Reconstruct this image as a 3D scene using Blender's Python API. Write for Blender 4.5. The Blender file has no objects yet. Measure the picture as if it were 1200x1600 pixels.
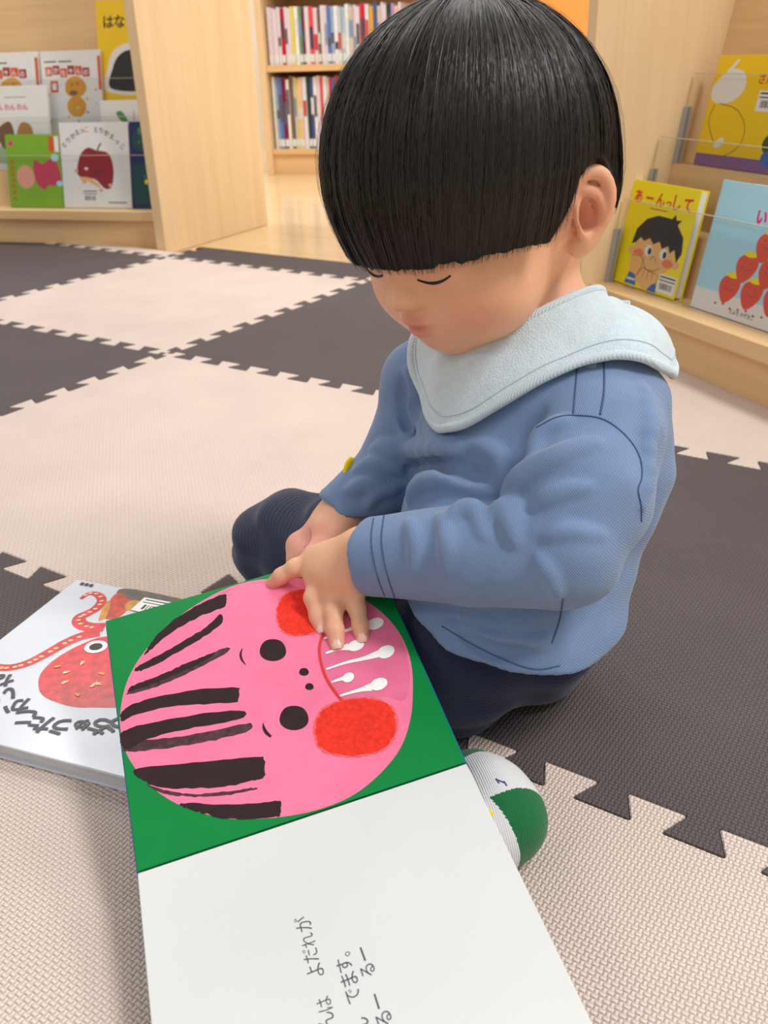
import bpy, bmesh, math, random
import numpy as np
from mathutils import Vector, Matrix

random.seed(7)
RNG = np.random.default_rng(11)
SC = bpy.context.scene
COL = SC.collection

# ---------------------------------------------------------------- camera
# calibrated on the joints of the 60 cm foam tiles (tile grid = world X/Y, mat top = z 0)
F_PX = 1450.6
CAM = np.array([1.74685, -1.66299, 0.44814])
YAW, PITCH, ROLL = -0.593256, 0.463532, -0.033579
_fw = np.array([math.cos(PITCH)*math.sin(YAW), math.cos(PITCH)*math.cos(YAW), -math.sin(PITCH)])
_r = np.array([math.cos(YAW), -math.sin(YAW), 0.0])
_u = np.cross(_r, _fw)
CR = _r*math.cos(ROLL)+_u*math.sin(ROLL)
CU = -_r*math.sin(ROLL)+_u*math.cos(ROLL)
CF = _fw
cam_data = bpy.data.cameras.new('camera')
cam_data.sensor_fit = 'VERTICAL'
cam_data.sensor_height = 36.0
cam_data.lens = 36.0*F_PX/1600.0
cam_data.clip_start = 0.02
cam_data.dof.use_dof = True
cam_data.dof.focus_distance = 0.64
cam_data.dof.aperture_fstop = 13.0
cam = bpy.data.objects.new('camera', cam_data)
cam.matrix_world = Matrix(((CR[0], CU[0], -CF[0], CAM[0]), (CR[1], CU[1], -CF[1], CAM[1]),
                           (CR[2], CU[2], -CF[2], CAM[2]), (0, 0, 0, 1)))
COL.objects.link(cam)
SC.camera = cam

# ---------------------------------------------------------------- light
SC.view_settings.view_transform = 'Standard'
SC.view_settings.look = 'None'
SC.view_settings.exposure = 0.0
SC.view_settings.gamma = 1.0
SC.view_settings.use_curve_mapping = False
world = bpy.data.worlds.new('world')
SC.world = world
world.use_nodes = True
bg = world.node_tree.nodes['Background']
bg.inputs['Color'].default_value = (1.0, 0.985, 0.97, 1)
bg.inputs['Strength'].default_value = 0.52
LAMPS = [(-0.9, 1.9, 42), (0.9, 2.1, 42), (-1.0, 0.3, 52), (1.0, 0.5, 40), (2.8, 0.9, 36), (3.2, -0.8, 112), (0.0, -3.4, 28)]  # last two: unseen fill lights added to brighten right shelf and child's front
for lx, ly, le in LAMPS:
    ld = bpy.data.lights.new('ceiling_or_fill_light', 'AREA')
    ld.shape = 'RECTANGLE'
    ld.size = 1.25
    ld.size_y = 0.32
    ld.energy = le*0.60
    ld.color = (1.0, 0.985, 0.96)
    lo = bpy.data.objects.new('ceiling_or_fill_light', ld)
    lo.location = (lx, ly, 2.60)
    COL.objects.link(lo)


# ---------------------------------------------------------------- measuring
def ray(px, py):
    return CF+CR*((px-600)/F_PX)-CU*((py-800)/F_PX)


def P(px, py, d):
    return CAM+d*ray(px, py)


def PZ(px, py, z):
    d = ray(px, py)
    return CAM+d*((z-CAM[2])/d[2])


def on_plane(px, py, p0, n):
    d = ray(px, py)
    return CAM+d*(((np.asarray(p0)-CAM) @ n)/(d @ n))


def unit(v):
    v = np.asarray(v, float)
    return v/np.linalg.norm(v)


# ---------------------------------------------------------------- materials
def lin(c):
    return tuple(((x/255.0)/12.92 if x/255.0 <= 0.04045 else ((x/255.0+0.055)/1.055)**2.4) for x in c[:3])


MATS = {}


def mat(name, rgb, rough=0.5, spec=0.5, var=0.0, scale=40.0, bump=0.0, bscale=200.0, sheen=0.0, sss=0.0, coat=0.0):
    """sRGB colour with a procedural noise variation and optional fine bump"""
    if name in MATS:
        return MATS[name]
    m = bpy.data.materials.new(name)
    m.use_nodes = True
    nt = m.node_tree
    b = nt.nodes['Principled BSDF']
    b.inputs['Roughness'].default_value = rough
    b.inputs['Specular IOR Level'].default_value = spec
    c = lin(rgb)
    tc = nt.nodes.new('ShaderNodeTexCoord')
    nz = nt.nodes.new('ShaderNodeTexNoise')
    nz.inputs['Scale'].default_value = scale
    nz.inputs['Detail'].default_value = 4
    nt.links.new(tc.outputs['Object'], nz.inputs['Vector'])
    rp = nt.nodes.new('ShaderNodeValToRGB')
    v = var if var > 0 else 0.02
    rp.color_ramp.elements[0].position = 0.25
    rp.color_ramp.elements[1].position = 0.75
    rp.color_ramp.elements[0].color = tuple(max(0, x*(1-v)) for x in c)+(1,)
    rp.color_ramp.elements[1].color = tuple(min(1, x*(1+v)) for x in c)+(1,)
    nt.links.new(nz.outputs['Fac'], rp.inputs['Fac'])
    nt.links.new(rp.outputs['Color'], b.inputs['Base Color'])
    if bump > 0:
        n2 = nt.nodes.new('ShaderNodeTexNoise')
        n2.inputs['Scale'].default_value = bscale
        n2.inputs['Detail'].default_value = 3
        nt.links.new(tc.outputs['Object'], n2.inputs['Vector'])
        bp = nt.nodes.new('ShaderNodeBump')
        bp.inputs['Strength'].default_value = bump
        bp.inputs['Distance'].default_value = 0.001
        nt.links.new(n2.outputs['Fac'], bp.inputs['Height'])
        nt.links.new(bp.outputs['Normal'], b.inputs['Normal'])
    if sheen > 0:
        b.inputs['Sheen Weight'].default_value = sheen
        b.inputs['Sheen Roughness'].default_value = 0.4
    if sss > 0:
        b.inputs['Subsurface Weight'].default_value = sss
        b.inputs['Subsurface Radius'].default_value = (0.008, 0.003, 0.0015)
        b.inputs['Subsurface Scale'].default_value = 0.5
    if coat > 0:
        b.inputs['Coat Weight'].default_value = coat
        b.inputs['Coat Roughness'].default_value = 0.15
    MATS[name] = m
    return m


def N(nt, op, a, b=None, c=None):
    n = nt.nodes.new('ShaderNodeMath')
    n.operation = op
    for i, x in enumerate((a, b, c)):
        if x is None:
            continue
        if isinstance(x, (int, float)):
            n.inputs[i].default_value = x
        else:
            nt.links.new(x, n.inputs[i])
    return n.outputs[0]


def wood(name, rgb, axis='Z', rough=0.42, dark=0.82, coords='Object', planks=0.0):
    if name in MATS:
        return MATS[name]
    m = bpy.data.materials.new(name)
    m.use_nodes = True
    nt = m.node_tree
    b = nt.nodes['Principled BSDF']
    b.inputs['Roughness'].default_value = rough
    tc = nt.nodes.new('ShaderNodeTexCoord')
    mp = nt.nodes.new('ShaderNodeMapping')
    s = {'X': (1.2, 28, 28), 'Y': (28, 1.2, 28), 'Z': (28, 28, 1.2), 'H': (1.6, 1.6, 42)}[axis]
    mp.inputs['Scale'].default_value = s
    nt.links.new(tc.outputs[coords], mp.inputs['Vector'])
    n1 = nt.nodes.new('ShaderNodeTexNoise')
    n1.inputs['Scale'].default_value = 1.0
    n1.inputs['Detail'].default_value = 3
    n1.inputs['Distortion'].default_value = 0.4
    nt.links.new(mp.outputs['Vector'], n1.inputs['Vector'])
    mp2 = nt.nodes.new('ShaderNodeMapping')
    mp2.inputs['Scale'].default_value = tuple(x*7 if x > 2 else x*4 for x in s)
    nt.links.new(tc.outputs[coords], mp2.inputs['Vector'])
    n2 = nt.nodes.new('ShaderNodeTexNoise')
    n2.inputs['Scale'].default_value = 1.0
    n2.inputs['Detail'].default_value = 2
    nt.links.new(mp2.outputs['Vector'], n2.inputs['Vector'])
    mix = N(nt, 'ADD', N(nt, 'MULTIPLY', n1.outputs['Fac'], 0.65), N(nt, 'MULTIPLY', n2.outputs['Fac'], 0.35))
    rp = nt.nodes.new('ShaderNodeValToRGB')
    c = lin(rgb)
    rp.color_ramp.elements[0].position = 0.33
    rp.color_ramp.elements[1].position = 0.62
    rp.color_ramp.elements[0].color = (c[0]*dark, c[1]*dark*0.97, c[2]*dark*0.92, 1)
    rp.color_ramp.elements[1].color = c+(1,)
    nt.links.new(mix, rp.inputs['Fac'])
    nt.links.new(rp.outputs['Color'], b.inputs['Base Color'])
    MATS[name] = m
    return m


def foam(name, rgb, rough, spec=0.4, pitch=0.0033):
    """EVA foam with the embossed basket weave"""
    m = bpy.data.materials.new(name)
    m.use_nodes = True
    nt = m.node_tree
    b = nt.nodes['Principled BSDF']
    b.inputs['Roughness'].default_value = rough
    b.inputs['Specular IOR Level'].default_value = spec
    ge = nt.nodes.new('ShaderNodeNewGeometry')
    sx = nt.nodes.new('ShaderNodeSeparateXYZ')
    nt.links.new(ge.outputs['Position'], sx.inputs[0])
    U = N(nt, 'DIVIDE', sx.outputs[0], pitch*2.0)
    V = N(nt, 'DIVIDE', sx.outputs[1], pitch*0.92)
    row = N(nt, 'FLOOR', V)
    fv = N(nt, 'SUBTRACT', V, row)
    par = N(nt, 'MULTIPLY', N(nt, 'MODULO', N(nt, 'ADD', row, 10000.0), 2.0), 0.5)
    fu = N(nt, 'FRACT', N(nt, 'ADD', U, par))
    sel = N(nt, 'LESS_THAN', fu, 0.60)                     # long pellet, else the cross pellet
    xu = N(nt, 'DIVIDE', fu, 0.60)
    xv = N(nt, 'DIVIDE', N(nt, 'SUBTRACT', fu, 0.60), 0.40)
    sxu = N(nt, 'SINE', N(nt, 'MULTIPLY', N(nt, 'MINIMUM', xu, 1.0), math.pi))
    sxv = N(nt, 'SINE', N(nt, 'MULTIPLY', N(nt, 'MAXIMUM', xv, 0.0), math.pi))
    sv = N(nt, 'SINE', N(nt, 'MULTIPLY', fv, math.pi))
    he = N(nt, 'MULTIPLY', N(nt, 'POWER', sxu, 0.30), N(nt, 'POWER', sv, 0.75))
    ho = N(nt, 'MULTIPLY', N(nt, 'POWER', sxv, 0.75), N(nt, 'ADD', 0.45, N(nt, 'MULTIPLY', sv, 0.30)))
    h = N(nt, 'ADD', N(nt, 'MULTIPLY', he, sel), N(nt, 'MULTIPLY', ho, N(nt, 'SUBTRACT', 1.0, sel)))
    bp = nt.nodes.new('ShaderNodeBump')
    bp.inputs['Strength'].default_value = 1.0
    bp.inputs['Distance'].default_value = 0.0013
    nt.links.new(h, bp.inputs['Height'])
    nt.links.new(bp.outputs['Normal'], b.inputs['Normal'])
    nz = nt.nodes.new('ShaderNodeTexNoise')
    nz.inputs['Scale'].default_value = 9
    nz.inputs['Detail'].default_value = 5
    nt.links.new(ge.outputs['Position'], nz.inputs['Vector'])
    rp = nt.nodes.new('ShaderNodeValToRGB')
    c = lin(rgb)
    rp.color_ramp.elements[0].position = 0.3
    rp.color_ramp.elements[1].position = 0.7
    rp.color_ramp.elements[0].color = tuple(x*0.95 for x in c)+(1,)
    rp.color_ramp.elements[1].color = tuple(min(1, x*1.04) for x in c)+(1,)
    nt.links.new(nz.outputs['Fac'], rp.inputs['Fac'])
    nt.links.new(rp.outputs['Color'], b.inputs['Base Color'])
    MATS[name] = m
    return m


# ---------------------------------------------------------------- objects
WLOC = {}


def tag(o, label=None, cat=None, group=None, kind=None):
    if label:
        o['label'] = label
    if cat:
        o['category'] = cat
    if group:
        o['group'] = group
    if kind:
        o['kind'] = kind
    return o


def place(o, loc, parent):
    COL.objects.link(o)
    WLOC[o.name] = np.array(loc, float)
    if parent is not None:
        o.parent = parent
        o.location = Vector(np.array(loc, float)-WLOC[parent.name])
    else:
        o.location = Vector(loc)
    return o


def empty(name, loc, label=None, cat=None, group=None, parent=None):
    o = bpy.data.objects.new(name, None)
    o.empty_display_size = 0.05
    place(o, loc, parent)
    return tag(o, label, cat, group)


def mesh(name, verts, faces, material, parent=None, smooth=False, origin=None):
    v = np.asarray(verts, float)
    if origin is None:
        origin = np.array([v[:, 0].mean(), v[:, 1].mean(), v[:, 2].min()])
    v = v-origin
    me = bpy.data.meshes.new(name)
    me.from_pydata(v.tolist(), [], faces)
    if isinstance(material, (list, tuple)):
        for mm in material:
            me.materials.append(mm)
    else:
        me.materials.append(material)
    if smooth:
        me.polygons.foreach_set('use_smooth', [True]*len(me.polygons))
    me.update()
    o = bpy.data.objects.new(name, me)
    return place(o, origin, parent)


def fix_normals(o):
    bm = bmesh.new()
    bm.from_mesh(o.data)
    bmesh.ops.recalc_face_normals(bm, faces=bm.faces)
    bm.to_mesh(o.data)
    bm.free()
    return o


BOXF = [(0, 3, 2, 1), (4, 5, 6, 7), (0, 1, 5, 4), (1, 2, 6, 5), (2, 3, 7, 6), (3, 0, 4, 7)]


class Frame:
    """local frame: a point o and three axes"""
    def __init__(s, o, x, y, z):
        s.o = np.asarray(o, float)
        s.x, s.y, s.z = (np.asarray(k, float) for k in (x, y, z))

    def __call__(s, a, b, c=0.0):
        return s.o+s.x*a+s.y*b+s.z*c

    def pts(s, arr):
        a = np.asarray(arr, float)
        return s.o+a[:, :1]*s.x+a[:, 1:2]*s.y+a[:, 2:3]*s.z


def bevel_box(a0, a1, b0, b1, c0, c1, bev):
    """bevelled box as verts/faces in local coordinates"""
    bm = bmesh.new()
    vs = [bm.verts.new(p) for p in ((a0, b0, c0), (a1, b0, c0), (a1, b1, c0), (a0, b1, c0), (a0, b0, c1), (a1, b0, c1), (a1, b1, c1), (a0, b1, c1))]
    for f in BOXF:
        bm.faces.new([vs[i] for i in f])
    if bev > 0:
        bmesh.ops.bevel(bm, geom=list(bm.edges), offset=bev, segments=2, affect='EDGES', profile=0.5)
    bm.verts.index_update()
    V = [tuple(v.co) for v in bm.verts]
    Fc = [[v.index for v in f.verts] for f in bm.faces]
    bm.free()
    return V, Fc


def box(name, fr, a, b, c, material, parent=None, bev=0.001):
    V, Fc = bevel_box(a[0], a[1], b[0], b[1], c[0], c[1], bev)
    return mesh(name, fr.pts(V), Fc, material, parent)


def prism(name, fr, prof, a0, a1, material, parent=None):
    """profile (b,c) points extruded along the frame x axis"""
    n = len(prof)
    V = [(a0, p[0], p[1]) for p in prof]+[(a1, p[0], p[1]) for p in prof]
    Fc = [list(range(n)), list(range(2*n-1, n-1, -1))]+[(i, n+i, n+(i+1) % n, (i+1) % n) for i in range(n)]
    return fix_normals(mesh(name, fr.pts(V), Fc, material, parent))


def tube(name, pts, rad, material, parent=None, seg=8, closed=False):
    p = np.asarray(pts, float)
    n = len(p)
    rad = np.broadcast_to(np.asarray(rad, float), (n,))
    if closed:
        tg = np.roll(p, -1, 0)-np.roll(p, 1, 0)
    else:
        tg = np.gradient(p, axis=0)
    tg /= np.linalg.norm(tg, axis=1)[:, None]
    ref = np.array([0.3, 0.2, 0.93])
    V = []
    for i in range(n):
        a = unit(np.cross(tg[i], ref))
        b = np.cross(tg[i], a)
        for k in range(seg):
            t = 2*math.pi*k/seg
            V.append(p[i]+rad[i]*(a*math.cos(t)+b*math.sin(t)))
    Fc = []
    m = n if closed else n-1
    for i in range(m):
        j = (i+1) % n
        for k in range(seg):
            l = (k+1) % seg
            Fc.append((i*seg+k, i*seg+l, j*seg+l, j*seg+k))
    if not closed:
        Fc.append(list(range(seg))[::-1])
        Fc.append([(n-1)*seg+k for k in range(seg)])
    return mesh(name, V, Fc, material, parent, smooth=True)


def spline(pts, n, closed=False):
    """Catmull-Rom through points, n samples in all"""
    p = np.asarray(pts, float)
    m = len(p)
    segs = m if closed else m-1
    out = []
    for i in range(n):
        t = i*segs/(n if closed else n-1)
        k = min(int(t), segs-1)
        f = t-k
        if closed:
            a, b, c, d = p[(k-1) % m], p[k % m], p[(k+1) % m], p[(k+2) % m]
        else:
            b, c = p[k], p[k+1]
            a = p[k-1] if k > 0 else 2*b-c
            d = p[k+2] if k+2 < m else 2*c-b
        out.append(0.5*((2*b)+(-a+c)*f+(2*a-5*b+4*c-d)*f*f+(-a+3*b-3*c+d)*f**3))
    return np.array(out)


# ---------------------------------------------------------------- flat print on covers
class Print:
    """flat ink lying on a surface: frame x right, y up on the cover, z out of it"""
    def __init__(s, fr, parent):
        s.fr, s.parent, s.k = fr, parent, 1

    def put(s, name, V2, faces, material):
        z = 0.00003+0.000012*s.k
        s.k += 1
        return mesh(name, s.fr.pts([(a, b, z) for a, b in V2]), faces, material, s.parent)

    def poly(s, name, pts, material):
        p = [tuple(q) for q in pts]
        ar = sum(p[i][0]*p[(i+1) % len(p)][1]-p[(i+1) % len(p)][0]*p[i][1] for i in range(len(p)))
        if ar < 0:
            p = p[::-1]
        return s.put(name, p, [list(range(len(p)))], material)

    def blob(s, name, pts, material, n=40):
        return s.poly(name, spline(pts, n, True), material)

    def ell(s, name, cx, cy, rx, ry, material, rot=0.0, n=28, wob=0.0):
        q = []
        for i in range(n):
            t = 2*math.pi*i/n
            w = 1+wob*math.sin(3*t+cx*90)+wob*0.6*math.sin(5*t+cy*70)
            x, y = rx*w*math.cos(t), ry*w*math.sin(t)
            q.append((cx+x*math.cos(rot)-y*math.sin(rot), cy+x*math.sin(rot)+y*math.cos(rot)))
        return s.poly(name, q, material)

    def rect(s, name, x0, y0, x1, y1, material):
        return s.poly(name, [(x0, y0), (x1, y0), (x1, y1), (x0, y1)], material)

    def stroke(s, name, pts, w, material, n=20, ragged=0.0):
        p = spline(pts, n)
        w = np.interp(np.linspace(0, 1, n), np.linspace(0, 1, len(np.atleast_1d(w))), np.atleast_1d(w)) if np.ndim(w) else np.full(n, w)
        tg = np.gradient(p, axis=0)
        tg /= np.linalg.norm(tg, axis=1)[:, None]+1e-12
        nr = np.stack([-tg[:, 1], tg[:, 0]], 1)
        jl = 1+ragged*RNG.standard_normal(n)
        jr = 1+ragged*RNG.standard_normal(n)
        L = p+nr*(w*jl/2)[:, None]
        R = p-nr*(w*jr/2)[:, None]
        V = [tuple(q) for q in L]+[tuple(q) for q in R]
        return s.put(name, V, [(i+1, i, n+i, n+i+1) for i in range(n-1)], material)

    def text(s, name, body, x, y, size, material, rot=0.0, bold=0.0, align='LEFT', sx=1.0):
        cu = bpy.data.curves.new('lettering', 'FONT')
        cu.body = body
        cu.size = 1.0
        cu.offset = bold
        cu.align_x = align
        cu.resolution_u = 3
        ob = bpy.data.objects.new('lettering', cu)
        COL.objects.link(ob)
        bpy.context.view_layer.update()
        ev = ob.evaluated_get(bpy.context.evaluated_depsgraph_get())
        me = ev.to_mesh()
        V = np.array([v.co[:] for v in me.vertices])
        Fc = [list(f.vertices) for f in me.polygons]
        ev.to_mesh_clear()
        bpy.data.objects.remove(ob)
        bpy.data.curves.remove(cu)
        if len(V) == 0:
            return None
        X, Y = V[:, 0]*size*sx, V[:, 1]*size
        c, sn = math.cos(rot), math.sin(rot)
        V2 = np.stack([x+X*c-Y*sn, y+X*sn+Y*c], 1)
        return s.put(name, V2.tolist(), Fc, material)

    def barcode(s, x, y, w, h, rot=0.0):
        """library barcode sticker: header bars and a code block"""
        c, sn = math.cos(rot), math.sin(rot)

        def q(a0, b0, a1, b1):
            return [(x+a*w*c-b*h*sn, y+a*w*sn+b*h*c) for a, b in ((a0, b0), (a1, b0), (a1, b1), (a0, b1))]
        s.poly('barcode_sticker', q(0, 0, 1, 1), PAPER)
        V, Fc = [], []
        rects = [(0.06, 0.82, 0.94, 0.90), (0.06, 0.64, 0.94, 0.70)]
        t = 0.14
        rr = random.Random(int(x*1e4)+int(y*1e4))
        while t < 0.84:
            k = rr.choice((0.02, 0.035, 0.05))
            rects.append((t, 0.18, t+k, 0.52))
            t += k+rr.choice((0.02, 0.03))
        for r_ in rects:
            b0 = len(V)
            V += q(*r_)
            Fc.append((b0, b0+1, b0+2, b0+3))
        s.put('barcode_lines', V, Fc, INK)


PAPER = mat('white_paper', (244, 243, 240), 0.55)
INK = mat('black_ink', (38, 36, 38), 0.5)

# ================================================================ setting
WOOD_V = wood('maple_upright', (238, 207, 163), 'Z', dark=0.92)
WOOD_H = wood('maple_level', (234, 196, 144), 'H', dark=0.88)
FLOORM = wood('maple_floor', (226, 196, 150), 'X', rough=0.16, dark=0.9)
WALLM = mat('cream_wall', (236, 228, 212), 0.7, var=0.02)
ORANGE = mat('orange_board', (246, 160, 78), 0.55, var=0.03)

tag(mesh('floor', [(-4, -4, -0.012), (5, -4, -0.012), (5, 5, -0.012), (-4, 5, -0.012)], [(0, 1, 2, 3)], FLOORM), kind='structure')
wfr = Frame((0, 0, 0), (0.951, 0.309, 0), (-0.309, 0.951, 0), (0, 0, 1))
tag(box('wall_back', wfr, (-3.2, 3.6), (3.0, 3.1), (-0.012, 2.8), WALLM, bev=0), kind='structure')

# ---------------------------------------------------------------- foam tiles
S = 0.60
NT = 10
TD = 0.0115      # half depth of a tooth
FOAM_P = foam('foam_pale', (227, 207, 195), 0.75, 0.3)
FOAM_D = foam('foam_dark', (99, 90, 90), 0.8, 0.2)


def edge_line():
    """dovetail joint from 0 to S along x, offset in y"""
    p = S/NT
    q = [(0.0, 0.0)]
    for k in range(NT):
        a = k*p
        for s_, (c0, c1) in ((1, (0.0, 0.5)), (-1, (0.5, 1.0))):
            x0, x1 = a+c0*p, a+c1*p
            sl = p*0.085
            if not (k == 0 and s_ == 1):
                q.append((x0-sl, s_*TD))
            else:
                q.append((x0+0.012, s_*0.0))
                q.append((x0+0.012-sl*0.3, s_*TD))
            if not (k == NT-1 and s_ == -1):
                q.append((x1+sl, s_*TD))
            else:
                q.append((x1-0.012+sl*0.3, s_*TD))
                q.append((x1-0.012, 0.0))
    q.append((S, 0.0))
    return np.array(q)


def round_poly(q, amt=0.0028):
    out = [q[0]]
    for i in range(1, len(q)-1):
        a, b, c = q[i-1], q[i], q[i+1]
        da, dc = a-b, c-b
        la, lc = np.linalg.norm(da), np.linalg.norm(dc)
        t = min(amt, la*0.45, lc*0.45)
        p0, p2 = b+da/la*t, b+dc/lc*t
        for f in (0.0, 0.33, 0.67, 1.0):
            out.append((1-f)**2*p0+2*f*(1-f)*b+f*f*p2)
    out.append(q[-1])
    return np.array(out)


EDGE = round_poly(edge_line())


def foam_tile(i, j, material, label, x_far=None):
    """tile between V=i..i+1 (world x) and L=j..j+1 (world -y)"""
    x0, y1 = i*S, -j*S
    y0 = y1-S
    e = EDGE
    if x_far is not None:      # far border strip with a straight edge
        yt = x_far
        right = np.stack([x0+S-e[:, 1], y0+e[:, 0]], 1)
        left = np.stack([x0-e[:, 1], y0+e[:, 0]], 1)
        right = right[right[:, 1] < yt-0.004]
        left = left[left[:, 1] < yt-0.004]
        bot = np.stack([x0+e[:, 0], y0+e[:, 1]], 1)
        loop = np.concatenate([bot[:-1], right, [[right[-1, 0], yt]], [[left[-1, 0], yt]], left[::-1][:-1]])
    else:
        bot = np.stack([x0+e[:, 0], y0+e[:, 1]], 1)
        top = np.stack([x0+e[:, 0], y1+e[:, 1]], 1)
        left = np.stack([x0-e[:, 1], y0+e[:, 0]], 1)
        right = np.stack([x0+S-e[:, 1], y0+e[:, 0]], 1)
        loop = np.concatenate([bot[:-1], right[:-1], top[::-1][:-1], left[::-1][:-1]])
    keep = [0]
    for k in range(1, len(loop)):
        if np.linalg.norm(loop[k]-loop[keep[-1]]) > 1e-5:
            keep.append(k)
    loop = loop[keep]
    n = len(loop)
    tg = np.roll(loop, -1, 0)-np.roll(loop, 1, 0)
    tg /= np.linalg.norm(tg, axis=1)[:, None]+1e-12
    inn = np.stack([-tg[:, 1], tg[:, 0]], 1)
    r0 = loop+inn*0.0003
    r1 = loop+inn*0.0011
    V = [(p[0], p[1], -0.0116) for p in r0]+[(p[0], p[1], -0.0010) for p in r0]+[(p[0], p[1], 0.0) for p in r1]
    Fc = []
    for k in range(n):
        l = (k+1) % n
        Fc.append((k, l, n+l, n+k))
        Fc.append((n+k, n+l, 2*n+l, 2*n+k))
    Fc.append([2*n+k for k in range(n)])
    o = mesh('foam_tile', V, Fc, material)
    return tag(o, label, 'foam tile', 'interlocking foam floor tiles')


foam_tile(0, 0, FOAM_P, 'whole pale foam tile in the middle distance, in front of the left shelf panel')
foam_tile(1, 1, FOAM_P, 'large pale foam tile stretching left of the child and behind the octopus book')
foam_tile(2, 2, FOAM_P, 'nearest pale pinkish foam tile under the open board book')
foam_tile(2, 0, FOAM_P, 'pale foam tile behind the child reaching under the right shelf')
foam_tile(1, 0, FOAM_D, 'dark grey foam tile just left of the child\'s face')
foam_tile(0, 1, FOAM_D, 'dark grey foam tile at the left edge between two pale tiles')
foam_tile(-1, 0, FOAM_D, 'dark foam tile in front of the kickboard of the left shelf')
foam_tile(2, 1, FOAM_D, 'dark brown foam tile the child sits on, right half of the picture')
foam_tile(1, 2, FOAM_D, 'dark foam tile at the left edge under the octopus book')
foam_tile(0, -1, FOAM_D, 'narrow dark border strip of foam next to the wooden floor', x_far=0.135)
foam_tile(1, -1, FOAM_P, 'pale border strip of foam past the dark one, by the wooden floor', x_far=0.135)
foam_tile(-1, -1, FOAM_P, 'sliver of pale foam tile in front of the left shelf', x_far=0.055)

# ---------------------------------------------------------------- display shelves
ACRYL = bpy.data.materials.new('clear_acrylic')
ACRYL.use_nodes = True
_nt = ACRYL.node_tree
_b = _nt.nodes['Principled BSDF']
_b.inputs['Roughness'].default_value = 0.05
_b.inputs['IOR'].default_value = 1.45
_b.inputs['Base Color'].default_value = (0.93, 0.95, 0.94, 1)
_tr = _nt.nodes.new('ShaderNodeBsdfTransparent')
_tr.inputs['Color'].default_value = (0.97, 0.972, 0.97, 1)
_mx = _nt.nodes.new('ShaderNodeMixShader')
_fr = _nt.nodes.new('ShaderNodeFresnel')
_fr.inputs['IOR'].default_value = 1.09
_gl = _nt.nodes.new('ShaderNodeBsdfGlossy')
_gl.inputs['Roughness'].default_value = 0.05
_nt.links.new(_fr.outputs[0], _mx.inputs[0])
_nt.links.new(_tr.outputs[0], _mx.inputs[1])
_nt.links.new(_gl.outputs[0], _mx.inputs[2])
_nt.links.new(_mx.outputs[0], _nt.nodes['Material Output'].inputs['Surface'])
ALU = mat('grey_channel', (168, 166, 162), 0.35, 0.6)
ACEDGE = mat('acrylic_edge', (214, 200, 178), 0.3)

# tier profile shared by both display shelves: (n, z)
TIER = [(0.018, 0.088), (0.078, 0.177), (0.132, 0.266)]
LEAN = 0.19


def display_shelf(name, fr, s0, s1, label, panel_side, panel_fr=None):
    """sloped three-tier picture book shelf; fr: x along the front, y to the back, z up"""
    root = empty(name, fr((s0+s1)/2, 0.1, 0), label, 'bookshelf')
    prism('kickboard', fr, [(0.008, -0.011), (0.026, -0.011), (0.026, 0.064), (0.008, 0.064)], s0, s1, WOOD_H, root)
    box('ledge', fr, (s0, s1), (-0.012, 0.062), (0.064, 0.088), WOOD_H, root, 0.0015)
    prism('riser', fr, [(0.060, 0.086), (0.078, 0.177), (0.118, 0.177), (0.118, 0.165), (0.09, 0.165), (0.072, 0.086)], s0, s1, WOOD_H, root)
    prism('riser', fr, [(0.115, 0.175), (0.132, 0.266), (0.180, 0.266), (0.180, 0.254), (0.144, 0.254), (0.127, 0.175)], s0, s1, WOOD_H, root)
    prism('back_board', fr, [(0.176, 0.262), (0.262, 0.72), (0.278, 0.72), (0.192, 0.262)], s0, s1, WOOD_H, root)
    for k, (n0, z0) in enumerate(TIER):
        a0, a1 = s0+0.006, s1-0.006
        n0 += 0.004
        h = 0.132
        V = [(a, n0+LEAN*0.75*c+d, z0+c) for a in (a0, a1) for c in (0.002, h) for d in (0, 0.0024)]
        Fc = [(0, 1, 3, 2), (4, 6, 7, 5), (0, 4, 5, 1), (2, 3, 7, 6), (0, 2, 6, 4), (1, 5, 7, 3)]
        ac = fix_normals(mesh('acrylic_front', fr.pts(V), Fc, ACRYL, root))
        ac['label'] = 'clear acrylic strip holding the books'
        V = [(a, n0+LEAN*0.75*h+d, z0+h+c) for a in (a0, a1) for c in (-0.0008, 0.0004) for d in (0, 0.0024)]
        fix_normals(mesh('polished_edge', fr.pts(V), Fc, ACEDGE, ac))
        for a in ((s0, s1) if panel_side == 'both' else ((s0,) if panel_side == 'left' else (s1,))):
            sg = 1 if a == s0 else -1
            V = [(a+sg*w, n0+LEAN*0.75*c+d, z0+c) for w in (0, 0.007) for c in (0.0, 0.084) for d in (-0.005, 0.007)]
            fix_normals(mesh('channel', fr.pts(V), Fc, ALU, root))
    pf = panel_fr or fr
    if panel_side in ('left', 'both'):
        box('side_panel', pf, (s0-0.024, s0), (-0.03, 0.43), (-0.0115, 1.1), WOOD_V, root, 0.0015)
    if panel_side == 'right':
        box('side_panel', fr, (s0-0.024, s0), (-0.03, 0.43), (-0.0115, 1.1), WOOD_V, root, 0.0015)
    if panel_side in ('right', 'both'):
        a = 0.0 if panel_fr is not None else s1
        box('side_panel', pf, (a, a+0.03), (0.0, 0.47), (-0.0115, 1.1), WOOD_V, root, 0.0015)
    return root


# right shelf: frame measured from the foot of its kickboard
RE = unit((0.824, -0.566, 0))
RN = np.array([-RE[1], RE[0], 0])
RG = PZ(1050, 577, 0.0)-RE*0.215
RF = Frame(RG, RE, RN, (0, 0, 1))
display_shelf('display_shelf', RF, 0.0, 0.95, 'maple display shelf on the right holding the yellow boy book and the strawberry book', 'left')
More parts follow.
